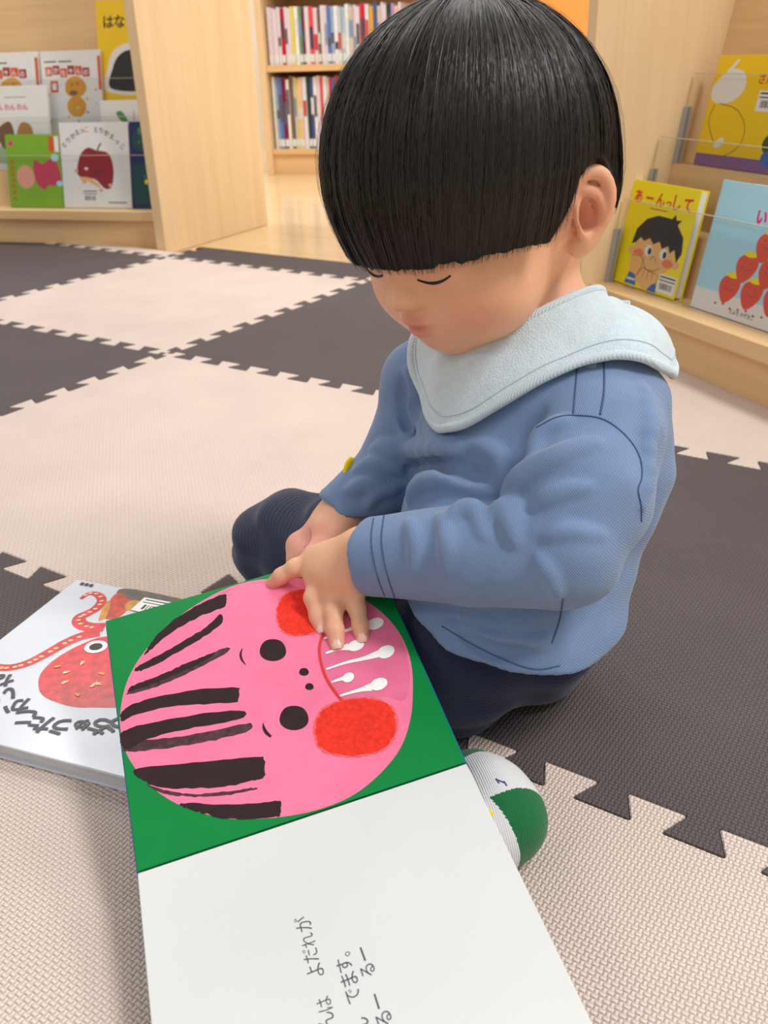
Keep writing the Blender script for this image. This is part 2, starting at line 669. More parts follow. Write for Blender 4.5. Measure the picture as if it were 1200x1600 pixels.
# left shelf
LE = unit((0.444, 0.145, 0))
LN = np.array([-LE[1], LE[0], 0])
LF = Frame(np.array([-0.108, 0.089, 0])+LN*0.012, LE, LN, (0, 0, 1))
pdir = unit((-0.042, 0.40, 0))
PF = Frame(np.array([-0.060, 0.062, 0])-unit((0.40, 0.042, 0))*0.033, unit((0.40, 0.042, 0)), pdir, (0, 0, 1))
display_shelf('display_shelf', LF, -1.15, 0.0, 'maple display shelf on the left with its broad side panel, holding the apple book', 'right', PF)

# ---------------------------------------------------------------- picture books on the display shelves
def tier_plane(fr, k):
    n0, z0 = TIER[k]
    return fr(0, n0+0.014, z0), unit(fr.z+fr.y*LEAN), unit(fr.y*1.0-fr.z*LEAN)


def shelf_book(fr, k, bl, br, tl, cover, label, spine=None, thick=0.012, extra_back=0.0, page=True):
    """book leaning on tier k; bl, br, tl: pixels of the front cover's corners, measured on the tier's plane"""
    p0, up, nin = tier_plane(fr, k)
    p0 = p0+nin*(thick+extra_back)*0
    A = on_plane(bl[0], bl[1], p0+nin*extra_back, nin)
    B = on_plane(br[0], br[1], p0+nin*extra_back, nin)
    T = on_plane(tl[0], tl[1], p0+nin*extra_back, nin)
    base = fr.z @ (p0+nin*extra_back)
    w = (B-A) @ fr.x
    h = (T-A) @ up
    s = (A-fr.o) @ fr.x
    # stand exactly on the tier
    foot = p0+nin*extra_back+fr.x*s+up*0.0015
    bfr = Frame(foot, fr.x, up, -nin)          # z points out of the cover
    root = empty('picture_book', foot+fr.x*w/2, label, 'book', 'picture books on the display shelves')
    c1 = 0.0018
    box('front_cover', bfr, (0, w), (0, h), (-c1, 0), cover, root, 0.0006)
    box('back_cover', bfr, (0, w), (0, h), (-thick, -thick+c1), cover, root, 0.0006)
    box('spine', bfr, (-0.0012, 0.0016), (0, h), (-thick, 0), spine or cover, root, 0.0005)
    box('page_block', bfr, (0.002, w-0.003), (0.003, h-0.003), (-thick+c1, -c1), PAPER, root, 0)
    return root, Print(bfr, root), w, h


M = lambda n, c, r=0.32, **k: mat(n, c, r, **k)
YEL = M('yellow_cover', (255, 234, 4))
YEL2 = M('deep_yellow_cover', (254, 212, 10))
SKYB = M('pale_blue_cover', (178, 230, 248))
WHC = M('white_cover', (240, 240, 238))
GRN = M('lime_cover', (132, 184, 36))
NAVYC = M('night_cover', (16, 34, 96))
RED = M('red_print', (226, 40, 34))
SKINP = M('peach_print', (246, 190, 120))
CHEEK = M('orange_cheek_print', (246, 128, 84))
STRAW = M('strawberry_print', (236, 84, 62))
PINKT = M('magenta_print', (226, 30, 130))
APPLE = M('apple_print', (150, 26, 42))
ROSE = M('rose_print', (206, 62, 92))
BABY = M('baby_pink_print', (240, 166, 150))
BLUE = M('blue_print', (50, 110, 196))
LGRN = M('leaf_print', (80, 150, 90))
DGRN = M('dark_green_print', (40, 84, 56))
VIO = M('violet_print', (138, 100, 160))
LION = M('lion_print', (226, 160, 44))
BRN = M('brown_print', (130, 94, 62))
ORR = M('orange_print', (222, 84, 40))
GREYP = M('grey_print', (150, 150, 152))
NIGHTG = M('night_green_print', (14, 70, 74))

# -- right shelf, bottom tier: boy book
bk, pr, w, h = shelf_book(RF, 0, (955, 437), (1052, 470), (1012, 283), YEL, 'yellow book with a boy covering his mouth, standing on the right shelf', thick=0.016)
X = lambda f: f*w
Y = lambda f: f*h
for t, x, sz in (('あ', 0.06, 0.135), ('ー', 0.24, 0.13), ('ん', 0.40, 0.14), ('っ', 0.55, 0.10), ('し', 0.63, 0.15), ('て', 0.80, 0.145)):
    pr.text('title_lettering', t, X(x), Y(0.80), h*sz, RED, bold=0.035)
pr.rect('author_lettering', X(0.34), Y(0.755), X(0.60), Y(0.765), ORR)
pr.blob('boy_head', [(X(0.25), Y(0.36)), (X(0.30), Y(0.22)), (X(0.52), Y(0.16)), (X(0.78), Y(0.22)), (X(0.86), Y(0.36)), (X(0.82), Y(0.50)), (X(0.52), Y(0.56)), (X(0.28), Y(0.50))], SKINP)
pr.ell('boy_ear', X(0.215), Y(0.34), X(0.055), Y(0.045), SKINP)
pr.ell('boy_ear', X(0.90), Y(0.31), X(0.055), Y(0.045), SKINP)
pr.poly('boy_fringe', [(X(a), Y(b)) for a, b in ((0.19, 0.40), (0.22, 0.55), (0.34, 0.66), (0.50, 0.71), (0.70, 0.705), (0.74, 0.75), (0.77, 0.70), (0.84, 0.71), (0.80, 0.66), (0.92, 0.56), (0.95, 0.42), (0.90, 0.33), (0.84, 0.44), (0.78, 0.40), (0.74, 0.46), (0.66, 0.42), (0.60, 0.48), (0.52, 0.44), (0.45, 0.49), (0.37, 0.45), (0.31, 0.48), (0.25, 0.42))], INK)
for ex in (0.47, 0.70):
    pr.ell('eye_white', X(ex), Y(0.375), X(0.055), Y(0.052), PAPER)
    pr.ell('pupil', X(ex+0.02), Y(0.37), X(0.026), Y(0.034), INK)
pr.ell('cheek', X(0.33), Y(0.33), X(0.08), Y(0.04), CHEEK)
pr.ell('cheek', X(0.79), Y(0.30), X(0.08), Y(0.04), CHEEK)
pr.stroke('nose_line', [(X(0.52), Y(0.29)), (X(0.56), Y(0.33)), (X(0.60), Y(0.31)), (X(0.62), Y(0.28))], 0.0012, BRN)
pr.stroke('mouth_line', [(X(0.42), Y(0.30)), (X(0.48), Y(0.21)), (X(0.60), Y(0.20)), (X(0.70), Y(0.245))], 0.0012, BRN)
pr.blob('boy_hand', [(X(0.24), Y(0.30)), (X(0.40), Y(0.30)), (X(0.42), Y(0.20)), (X(0.36), Y(0.10)), (X(0.25), Y(0.16))], SKINP)
pr.blob('boy_hand', [(X(0.44), Y(0.20)), (X(0.54), Y(0.19)), (X(0.70), Y(0.17)), (X(0.68), Y(0.09)), (X(0.60), Y(0.02)), (X(0.46), Y(0.03)), (X(0.38), Y(0.10))], SKINP)
pr.stroke('hand_outline', [(X(0.24), Y(0.30)), (X(0.40), Y(0.30)), (X(0.42), Y(0.20)), (X(0.36), Y(0.10))], 0.0010, BRN)
pr.stroke('hand_outline', [(X(0.38), Y(0.10)), (X(0.44), Y(0.20)), (X(0.54), Y(0.19)), (X(0.70), Y(0.17)), (X(0.68), Y(0.09)), (X(0.60), Y(0.02))], 0.0010, BRN)
for fx in (0.50, 0.57, 0.64):
    pr.stroke('finger_line', [(X(fx-0.02), Y(0.19)), (X(fx-0.03), Y(0.12))], 0.0010, BRN, n=4)
pr.poly('striped_sleeve', [(X(0.21), Y(0.02)), (X(0.40), Y(0.02)), (X(0.36), Y(0.12)), (X(0.26), Y(0.14))], BLUE)
pr.rect('sleeve_stripe', X(0.24), Y(0.06), X(0.37), Y(0.08), PAPER)
pr.poly('striped_sleeve', [(X(0.58), Y(0.01)), (X(0.72), Y(0.01)), (X(0.70), Y(0.10)), (X(0.64), Y(0.08))], BLUE)
pr.barcode(X(0.72), Y(0.03), X(0.26), Y(0.17))
# -- strawberry book
bk, pr, w, h = shelf_book(RF, 0, (1078, 481), (1250, 548), (1152, 287), SKYB, 'pale blue strawberry book at the right picture edge on the right shelf', thick=0.010)
pr.rect('white_ground', 0, 0, w, h*0.17, WHC)
for t, x, z in (('い', 0.36, 0), ('ち', 0.50, 0), ('ご', 0.66, 0)):
    pr.text('title_lettering', t, X(x), Y(0.735), h*0.12, PINKT, bold=0.05)
for sx, sy in ((0.30, 0.22), (0.50, 0.22), (0.70, 0.22), (0.40, 0.40), (0.60, 0.40), (0.80, 0.40), (0.52, 0.58), (0.72, 0.58)):
    pr.blob('strawberry', [(X(sx-0.02), Y(sy-0.12)), (X(sx+0.07), Y(sy-0.04)), (X(sx+0.09), Y(sy+0.06)), (X(sx+0.02), Y(sy+0.11)), (X(sx-0.07), Y(sy+0.07)), (X(sx-0.085), Y(sy-0.02))], STRAW, n=24)
    pr.blob('strawberry_leaf', [(X(sx-0.05), Y(sy+0.10)), (X(sx+0.01), Y(sy+0.08)), (X(sx+0.07), Y(sy+0.10)), (X(sx+0.01), Y(sy+0.13))], YEL, n=12)
    pr.stroke('smile_line', [(X(sx-0.04), Y(sy+0.01)), (X(sx), Y(sy-0.015)), (X(sx+0.05), Y(sy))], 0.0011, BRN, n=8)
    pr.ell('strawberry_eye', X(sx-0.025), Y(sy+0.045), X(0.008), Y(0.006), BRN, n=8)
    pr.ell('strawberry_eye', X(sx+0.03), Y(sy+0.04), X(0.008), Y(0.006), BRN, n=8)
for k in range(9):
    pr.ell('berry_dot', X(0.22+0.07*k), Y(0.085+0.012*math.sin(k*2.1)), X(0.011), Y(0.009), ROSE, n=8)
pr.text('author_lettering', 'とよた かずひこ', X(0.36), Y(0.045), h*0.038, INK)
# -- middle tier, right edge
bk, pr, w, h = shelf_book(RF, 1, (1180, 292), (1290, 330), (1206, 195), WHC, 'white book edge with blue sketches behind the strawberry book', thick=0.012)
for k in range(6):
    pr.stroke('blue_sketch', [(X(0.08), Y(0.05+0.13*k)), (X(0.2), Y(0.09+0.13*k)), (X(0.35), Y(0.04+0.13*k))], 0.004, SKYB, n=8)
# -- top tier: yellow book with white animal
bk, pr, w, h = shelf_book(RF, 2, (1083, 256), (1215, 285), (1136, 86), YEL2, 'golden yellow book with a white round-headed figure on the top tier', thick=0.010)
pr.rect('violet_ground', 0, 0, w, Y(0.11), VIO)
pr.blob('white_head', [(X(0.03), Y(0.60)), (X(0.01), Y(0.72)), (X(0.10), Y(0.83)), (X(0.22), Y(0.88)), (X(0.34), Y(0.84)), (X(0.38), Y(0.72)), (X(0.30), Y(0.61)), (X(0.16), Y(0.57))], WHC)
pr.stroke('white_tuft', [(X(0.14), Y(0.84)), (X(0.20), Y(0.92)), (X(0.24), Y(0.96))], [0.008, 0.005, 0.004], WHC, n=8)
pr.stroke('body_line', [(X(0.14), Y(0.57)), (X(0.36), Y(0.52)), (X(0.50), Y(0.36)), (X(0.46), Y(0.18)), (X(0.20), Y(0.04))], 0.0013, BRN)
pr.stroke('body_line', [(X(0.08), Y(0.56)), (X(0.06), Y(0.40)), (X(0.18), Y(0.22)), (X(0.22), Y(0.20))], 0.0013, BRN)
pr.blob('white_hand', [(X(0.18), Y(0.20)), (X(0.26), Y(0.27)), (X(0.30), Y(0.24)), (X(0.24), Y(0.17))], WHC, n=14)
pr.text('title_lettering', 'さんぽ', X(0.50), Y(0.76), h*0.10, ORR, bold=0.03)
pr.barcode(X(0.55), Y(0.52), X(0.30), Y(0.18))
pr.ell('green_figure', X(0.93), Y(0.25), X(0.2), Y(0.13), DGRN)
pr.ell('white_face', X(1.0), Y(0.40), X(0.13), Y(0.09), WHC)
pr.ell('blue_trousers', X(0.93), Y(0.13), X(0.18), Y(0.09), BLUE)

# -- left shelf, bottom tier
bk, pr, w, h = shelf_book(LF, 0, (18, 327), (100, 330), (16, 214), GRN, 'lime green book with a baby in red, lower tier of the left shelf', thick=0.010)
pr.ell('baby_head', X(0.33), Y(0.42), X(0.17), Y(0.16), BABY)
pr.blob('baby_suit', [(X(0.48), Y(0.52)), (X(0.52), Y(0.66)), (X(0.66), Y(0.60)), (X(0.86), Y(0.68)), (X(0.97), Y(0.52)), (X(0.97), Y(0.32)), (X(0.74), Y(0.30)), (X(0.68), Y(0.24)), (X(0.54), Y(0.32))], ROSE)
pr.ell('blue_sock', X(0.90), Y(0.68), X(0.07), Y(0.05), SKYB)
pr.ell('blue_sock', X(0.96), Y(0.33), X(0.06), Y(0.04), SKYB)
for k in range(7):
    pr.ell('title_mark', X(0.09), Y(0.12+0.085*k), X(0.035), Y(0.026), RED, n=12, wob=0.15)
    pr.ell('title_mark_core', X(0.09), Y(0.12+0.085*k), X(0.016), Y(0.011), GRN, n=8)
pr.ell('pink_mark', X(0.09), Y(0.88), X(0.045), Y(0.035), PINKT)
pr.rect('orange_sticker', X(0.80), Y(0.76), X(0.90), Y(0.97), ORR)
pr.rect('white_sticker', X(0.91), Y(0.76), X(0.99), Y(0.97), PAPER)
bk, pr, w, h = shelf_book(LF, 0, (102, 330), (207, 333), (97, 198), WHC, 'white book with a big red apple on the lower tier of the left shelf', thick=0.010)
for n_, t in enumerate('とりかえっこ'):
    f = n_/5.0
    pr.text('title_lettering', t, X(0.05+0.31*f), Y(0.70+0.19*math.sin(f*1.45)), h*0.075, RED if n_ == 5 else INK, rot=0.85-0.75*f, bold=0.02)
for n_, t in enumerate('とりかえっこ'):
    f = n_/5.0
    pr.text('title_lettering', t, X(0.50+0.36*f), Y(0.89-0.19*(1-math.cos(f*1.45))), h*0.075, BLUE if n_ == 5 else INK, rot=0.05-0.75*f, bold=0.02)
pr.blob('apple', [(X(0.22), Y(0.42)), (X(0.28), Y(0.62)), (X(0.40), Y(0.71)), (X(0.52), Y(0.68)), (X(0.70), Y(0.64)), (X(0.76), Y(0.46)), (X(0.72), Y(0.26)), (X(0.62), Y(0.23)), (X(0.48), Y(0.34)), (X(0.30), Y(0.36))], APPLE)
pr.stroke('apple_stem', [(X(0.54), Y(0.68)), (X(0.57), Y(0.73)), (X(0.60), Y(0.76))], 0.004, INK, n=6)
pr.ell('apple_glint', X(0.36), Y(0.465), X(0.028), Y(0.016), WHC)
pr.stroke('apple_smile', [(X(0.46), Y(0.45)), (X(0.54), Y(0.41)), (X(0.62), Y(0.46))], 0.002, INK, n=8)
pr.stroke('apple_underside', [(X(0.26), Y(0.35)), (X(0.40), Y(0.33)), (X(0.55), Y(0.25))], [0.008, 0.012, 0.006], SKINP, n=10)
for fx, fy in ((0.21, 0.44), (0.70, 0.27), (0.32, 0.31), (0.56, 0.21)):
    pr.ell('little_paw', X(fx), Y(fy), X(0.03), Y(0.022), BABY, n=12)
pr.barcode(X(0.28), Y(0.06), X(0.23), Y(0.16))
pr.rect('publisher_lettering', X(0.66), Y(0.055), X(0.93), Y(0.075), GREYP)
bk, pr, w, h = shelf_book(LF, 0, (209, 333), (262, 336), (204, 198), NAVYC, 'dark night-blue book half hidden by the left shelf side panel', thick=0.010)
pr.ell('dark_tree', X(0.40), Y(0.80), X(0.34), Y(0.15), NIGHTG, wob=0.05)
pr.rect('dark_water', X(0.02), Y(0.05), X(0.98), Y(0.52), NIGHTG)
rr = random.Random(3)
for k in range(16):
    pr.ell('glow_dot', X(rr.uniform(0.1, 0.8)), Y(rr.choice((rr.uniform(0.06, 0.45), rr.uniform(0.68, 0.92)))), X(0.03), Y(0.014), LGRN, n=8)
pr.ell('yellow_star', X(0.42), Y(0.31), X(0.05), Y(0.03), YEL, n=10)
pr.rect('white_sticker', X(0.62), Y(0.32), X(0.80), Y(0.46), PAPER)
# -- left shelf, middle tier
bk, pr, w, h = shelf_book(LF, 1, (-30, 268), (82, 270), (-28, 138), WHC, 'white book with two puppies at the left edge, middle tier', thick=0.010)
pr.text('title_lettering', 'わんちゃん わん わん', X(0.02), Y(0.72), h*0.085, PINKT, bold=0.03, sx=0.94)
pr.rect('author_lettering', X(0.42), Y(0.86), X(0.72), Y(0.87), GREYP)
pr.ell('green_meadow', X(0.40), Y(0.18), X(0.34), Y(0.11), M('pale_green_print', (176, 206, 164)))
pr.blob('puppy', [(X(0.30), Y(0.50)), (X(0.46), Y(0.58)), (X(0.52), Y(0.44)), (X(0.50), Y(0.26)), (X(0.36), Y(0.26)), (X(0.28), Y(0.40))], BRN)
pr.blob('puppy', [(X(0.56), Y(0.46)), (X(0.64), Y(0.57)), (X(0.76), Y(0.52)), (X(0.78), Y(0.32)), (X(0.68), Y(0.24)), (X(0.54), Y(0.28))], M('tan_print', (186, 134, 70)))
# -- left shelf, top tier : two lion magazines, white book, yellow book
for bl, br, tl, lb in (((-28, 236), (70, 234), (-24, 112), 'white lion picture book at the far left of the top tier'), ((74, 234), (165, 233), (72, 108), 'white lion picture book right of its twin on the top tier')):
    bk, pr, w, h = shelf_book(LF, 2, bl, br, tl, WHC, lb, thick=0.008)
    for k in range(6):
        a = X(0.07+0.125*k)
        dy = Y(0.02*math.sin(k*2.3))
        pr.rect('title_tile', a, Y(0.70)+dy, a+X(0.115), Y(0.81)+dy, ORR if k % 2 == 0 else M('brick_red_print', (176, 48, 44)))
        pr.text('title_lettering', 'あかちゃんの'[k], a+X(0.01), Y(0.72)+dy, h*0.085, WHC, sx=0.9, bold=0.02)
    pr.rect('small_lettering', X(0.06), Y(0.865), X(0.26), Y(0.88), INK)
    pr.rect('small_lettering', X(0.30), Y(0.865), X(0.52), Y(0.88), INK)
    pr.rect('red_side_strip', X(0.95), Y(0.52), X(0.995), Y(0.93), ORR)
    pr.rect('red_number', X(0.14), Y(0.50), X(0.27), Y(0.64), ORR)
    pr.rect('number_core', X(0.17), Y(0.53), X(0.24), Y(0.61), WHC)
    pr.ell('lion_head', X(0.56), Y(0.56), X(0.18), Y(0.13), LION, wob=0.03)
    pr.ell('lion_muzzle', X(0.52), Y(0.49), X(0.07), Y(0.03), BRN)
    pr.ell('lion_eye', X(0.50), Y(0.59), X(0.018), Y(0.014), BRN, n=10)
    pr.ell('lion_eye', X(0.60), Y(0.60), X(0.018), Y(0.014), BRN, n=10)
    pr.ell('lion_body', X(0.56), Y(0.32), X(0.16), Y(0.13), LION)
    for k in range(10):
        pr.ell('confetti', X(0.10+0.16*((k*5) % 6)), Y(0.14+0.055*((k*7) % 9)), X(0.02), Y(0.013), (BRN, GREYP, LION, SKYB)[k % 4], n=8, wob=0.2)
bk, pr, w, h = shelf_book(LF, 1, (163, 268), (226, 268), (158, 160), WHC, 'white book with a green leaf behind the apple book', thick=0.008)
pr.blob('green_leaf', [(X(0.38), Y(0.82)), (X(0.52), Y(0.84)), (X(0.66), Y(0.70)), (X(0.50), Y(0.70))], LGRN, n=20)
pr.rect('grey_rule', X(0.80), Y(0.62), X(0.82), Y(0.84), GREYP)
bk, pr, w, h = shelf_book(LF, 2, (163, 234), (250, 233), (158, 30), YEL2, 'tall yellow book with black lettering on the top tier of the left shelf', thick=0.010, extra_back=0.012)
for n_, t in enumerate('はなを'):
    pr.text('title_lettering', t, X(0.10+0.20*n_), Y(0.805), h*0.105, INK, bold=0.025)
pr.blob('white_arch', [(X(0.12), Y(0.32)), (X(0.16), Y(0.52)), (X(0.30), Y(0.64)), (X(0.60), Y(0.68)), (X(0.97), Y(0.6)), (X(0.97), Y(0.32))], WHC)
pr.blob('black_bear', [(X(0.20), Y(0.34)), (X(0.24), Y(0.50)), (X(0.38), Y(0.60)), (X(0.62), Y(0.63)), (X(0.93), Y(0.56)), (X(0.93), Y(0.34))], INK)

# ---------------------------------------------------------------- back bookcase
BE, BN = unit((0.208, 0.0698, 0)), unit((-0.0698, 0.208, 0))
BF = Frame(PZ(432, 272, -0.012), BE, BN, (0, 0, 1))
bc = empty('bookcase', BF(0.6, 0.15, 0), 'maple bookcase full of thin book spines standing at the back', 'bookcase')
B0, B1 = -0.005, 0.93
box('side_panel', BF, (B0-0.028, B0), (-0.02, 0.32), (0, 1.15), WOOD_V, bc)
box('side_panel', BF, (B1, B1+0.028), (-0.02, 0.32), (0, 1.15), WOOD_V, bc)
box('kickboard', BF, (B0, B1), (0.0, 0.02), (0, 0.078), WOOD_H, bc)
box('shelf_board', BF, (B0, B1), (-0.01, 0.32), (0.078, 0.098), WOOD_H, bc)
box('shelf_board', BF, (B0, B1), (-0.01, 0.32), (0.386, 0.410), WOOD_H, bc)
box('shelf_board', BF, (B0, B1), (-0.01, 0.32), (0.70, 0.722), WOOD_H, bc)
box('top_board', BF, (B0, B1), (-0.01, 0.32), (1.12, 1.15), WOOD_H, bc)
box('back_board', BF, (B0, B1), (0.305, 0.32), (0.10, 1.13), WOOD_H, bc)
COLS = [(226, 214, 226), (170, 130, 180), (240, 228, 170), (70, 140, 180), (196, 20, 36), (188, 14, 30), (214, 206, 200), (224, 214, 96), (240, 240, 236), (96, 150, 120),
        (130, 20, 60), (120, 16, 56), (226, 78, 80), (244, 236, 232), (120, 96, 84), (250, 246, 244), (214, 50, 110), (90, 120, 190), (150, 176, 210), (238, 240, 240),
        (190, 204, 214), (170, 200, 214), (232, 236, 236), (70, 100, 180), (244, 240, 238), (216, 60, 70), (206, 30, 50), (220, 230, 240), (226, 170, 60), (70, 90, 150),
        (206, 196, 180), (232, 190, 130), (240, 220, 150), (36, 60, 60), (170, 150, 200), (236, 190, 170), (250, 240, 220), (214, 120, 90)]
NAMES = [('lilac', 0), ('purple', 1), ('cream', 2), ('teal', 3), ('red', 4), ('scarlet', 5), ('warm grey', 6), ('lemon yellow', 7), ('white', 8), ('green', 9), ('maroon', 10), ('dark maroon', 11),
         ('coral', 12), ('off-white', 13), ('brown', 14), ('bright white', 15), ('magenta', 16), ('blue', 17), ('light blue', 18), ('chalk white', 19), ('grey-blue', 20), ('pale teal', 21), ('pale grey', 22),
         ('royal blue', 23), ('ivory', 24), ('rose red', 25), ('crimson', 26), ('icy blue', 27), ('ochre', 28), ('slate blue', 29), ('beige', 30), ('peach', 31), ('straw yellow', 32), ('dark green', 33),
         ('lavender', 34), ('salmon', 35), ('eggshell', 36), ('terracotta', 37)]
ORD = ['first', 'second', 'third', 'fourth', 'fifth', 'sixth', 'seventh', 'eighth', 'ninth', 'tenth', 'eleventh', 'twelfth', 'thirteenth', 'fourteenth', 'fifteenth', 'sixteenth', 'seventeenth', 'eighteenth', 'nineteenth', 'twentieth']
ORD += ['twenty-'+o for o in ORD[:9]]+['thirtieth']+['thirty-'+o for o in ORD[:9]]+['fortieth']+['forty-'+o for o in ORD[:9]]+['fiftieth']+['fifty-'+o for o in ORD[:9]]+['sixtieth']+['sixty-'+o for o in ORD[:9]]+['seventieth']
STRIP = mat('spine_label_paper', (228, 232, 232), 0.3)
ROW1 = [0, 1, 2, 3, 5, 4, 6, 7, 8, 9, 10, 11, 12, 13, 14, 15, 16, 17, 18, 19, 20, 21, 22, 30, 23, 24, 25, 26, 27, 28, 29, 30, 31, 32, 33, 34, 35, 36]
ROW2 = [22, 18, 17, 10, 19, 14, 30, 7, 35, 27, 33, 29, 19, 36, 12, 22, 37, 26, 17, 25, 11, 33, 35, 19, 8, 20, 24, 3, 28, 16]
ROW3 = [8, 18, 25, 31, 6, 20, 13, 32, 28, 9, 17, 35, 24, 1, 12, 19]


def spine_row(row, z, zn, hh, avail, seed):
    rr = random.Random(seed)
    s = 0.004
    for n_, ci in enumerate(row):
        th = rr.uniform(0.009, 0.017)
        hgt = hh*rr.uniform(0.93, 1.0) if seed != 1 else hh*rr.uniform(0.955, 1.0)
        dp = rr.uniform(0.18, 0.22)
        fr = Frame(BF(s, 0.012+rr.uniform(0, 0.008), z), BE, BN, (0, 0, 1))
        m1 = mat('spine_'+NAMES[ci][0].replace(' ', '_').replace('-', '_'), COLS[ci], 0.3, var=0.10, scale=60)
        m2 = mat('spine_'+NAMES[rr.randrange(38)][0].replace(' ', '_').replace('-', '_'), COLS[0], 0.3)
        root = empty('shelved_book', fr(th/2, dp/2, 0), '%s book spine, %s from the left on the %s shelf of the back bookcase' % (NAMES[ci][0], ORD[n_], zn), 'book', 'books on the back bookcase')
        box('cover', fr, (0, th), (0, dp), (0, hgt), m1, root, 0.0006)
        box('spine_label', fr, (0.0004, th-0.0004), (-0.0006, 0.0), (0.008, 0.036), STRIP, root, 0)
        if rr.random() < 0.75:
            a = rr.uniform(0.25, 0.5)
            b = a+rr.uniform(0.12, 0.4)
            box('spine_print', fr, (0.0015, th-0.0015), (-0.0006, 0.0), (hgt*a, min(hgt*b, hgt*0.94)), mat('spine_ink_%d' % (ci % 7), [(60, 60, 90), (240, 236, 226), (200, 60, 60), (90, 90, 96), (240, 220, 120), (110, 150, 190), (250, 250, 250)][rr.randrange(7)], 0.4, var=0.5, scale=300), root, 0)
        s += th+rr.uniform(0.0003, 0.0018)
        if s > avail:
            break


spine_row(ROW2, 0.098, 'lowest', 0.272, 0.52, 1)
spine_row(ROW1, 0.410, 'middle', 0.205, 0.66, 2)

# orange notice board far behind, right of the child's head
OF = Frame(PZ(880, 40, 0.0)*0+on_plane(880, 40, wfr(0, 2.95, 0), wfr.y), wfr.x, wfr.y, (0, 0, 1))
ob = empty('notice_board', OF(0.05, 0, -0.6), 'plain orange board far behind, between the child\'s head and the right shelf', 'board')
box('panel', OF, (-0.9, 0.5), (0, 0.02), (-0.30, 0.75), ORANGE, ob, 0.002)
box('frame', OF, (-0.92, 0.52), (0.005, 0.03), (-0.33, -0.30), WOOD_H, ob, 0.002)

# ================================================================ open board book on the lap
BS = 0.197
BX = unit((0.65118, 0.74688, 0.13464))
_b = np.array([0.73978, -0.62176, -0.25719])
BY = -unit(_b-BX*(_b @ BX))                       # towards the far edge
BZ = np.cross(BX, BY)
# distance of the gutter's left end along its ray so that the page edge is BS long
_t = (np.array([1.26093, -1.30633, 0.084317])-CAM)*(BS/0.20)
PTL = CAM+_t
G0 = PTL-BY*BS                                    # gutter, left end
PG1 = Frame(G0, BX, BY, BZ)
_c = unit((0.75890, -0.63940, -0.1234))
CY = -unit(_c-BX*(_c @ BX))
CZ = np.cross(BX, CY)
PG2 = Frame(G0, BX, CY, CZ)
GREEN = mat('green_page', (0, 130, 60), 0.34, 0.28, var=0.05, scale=30)
PINK = mat('pink_ink', (244, 122, 158), 0.6, 0.25, var=0.10, scale=45, bump=0.08, bscale=900)
ROSEI = mat('rose_ink', (228, 108, 146), 0.5, var=0.12, scale=45)
DARKI = mat('brown_black_ink', (52, 36, 38), 0.75, 0.15, var=0.10, scale=120)
DRYI = mat('dry_brush_ink', (80, 54, 62), 0.75, 0.15, var=0.45, scale=260)
REDI = mat('red_pencil_ink', (236, 52, 36), 0.7, 0.2, var=0.22, scale=320)
REDS = mat('red_pencil_edge', (243, 92, 92), 0.6, var=0.25, scale=420)
REDL = mat('red_line_ink', (222, 34, 30), 0.5)
MILK = mat('white_drool_ink', (248, 246, 240), 0.5)
PAGEW = mat('page_white', (216, 217, 215), 0.5, var=0.02, scale=20, bump=0.12, bscale=500)
PEDGE = mat('page_edge', (222, 218, 200), 0.7, var=0.05, scale=300)
BLUEC = mat('blue_cover', (24, 92, 178), 0.35)
PENI = mat('pen_ink', (70, 68, 84), 0.5)

root = empty('board_book', PG1(BS/2, 0, -0.012), 'open board book with a pink drooling face on green, lying across the child\'s lap', 'book')
up = box('upper_page', PG1, (0, BS), (0.0006, BS), (-0.0022, 0), GREEN, root, 0.0005)
up['label'] = 'green page with a round pink face'
box('page_stack', PG1, (0.0004, BS-0.0004), (0.001, BS-0.0004), (-0.0058, -0.0022), PEDGE, root, 0.0003)
box('back_cover', PG1, (-0.0016, BS+0.0016), (0.0, BS+0.0014), (-0.0078, -0.0058), BLUEC, root, 0.0005)
lo_ = box('lower_page', PG2, (0, BS), (-BS, -0.0006), (-0.0022, 0), PAGEW, root, 0.0005)
lo_['label'] = 'white page with three handwritten lines'
box('page_stack', PG2, (0.0004, BS-0.0004), (-BS+0.0004, -0.001), (-0.0050, -0.0022), PEDGE, root, 0.0003)
box('front_cover', PG2, (-0.0004, BS+0.0004), (-BS-0.0004, 0.0), (-0.0066, -0.0050), BLUEC, root, 0.0005)


def pg(fr, px, py):
    q = on_plane(px, py, fr.o, fr.z)-fr.o
    return (float(q @ fr.x), float(q @ fr.y))


def c8(pts):          # measured positions on the page
    return [pg(PG1, 150+x/2, 860+y/2) for x, y in pts]


pr = Print(PG1, up)
disc = c8([(75, 540), (84, 455), (108, 385), (150, 318), (212, 248), (300, 178), (400, 122), (480, 97), (560, 88), (650, 88), (745, 108), (830, 148), (905, 205), (958, 275), (985, 355),
           (990, 440), (984, 520), (960, 600), (918, 665), (850, 732), (775, 780), (680, 814), (580, 833), (480, 840), (400, 837), (330, 820), (260, 795), (200, 760), (150, 715), (115, 670), (90, 620)])
pr.blob('round_pink_face', disc, PINK, n=120)
chin = c8([(706, 262), (800, 215), (900, 210), (952, 270), (975, 345), (980, 420), (960, 470), (900, 458), (767, 468), (725, 410), (703, 350), (699, 305)])
pr.blob('rose_mouth_area', chin, ROSEI, n=60)


def rag(pts, amp=0.0005, n=70):
    q = spline(pts, n, True)
    return q+RNG.standard_normal(q.shape)*amp*0.5


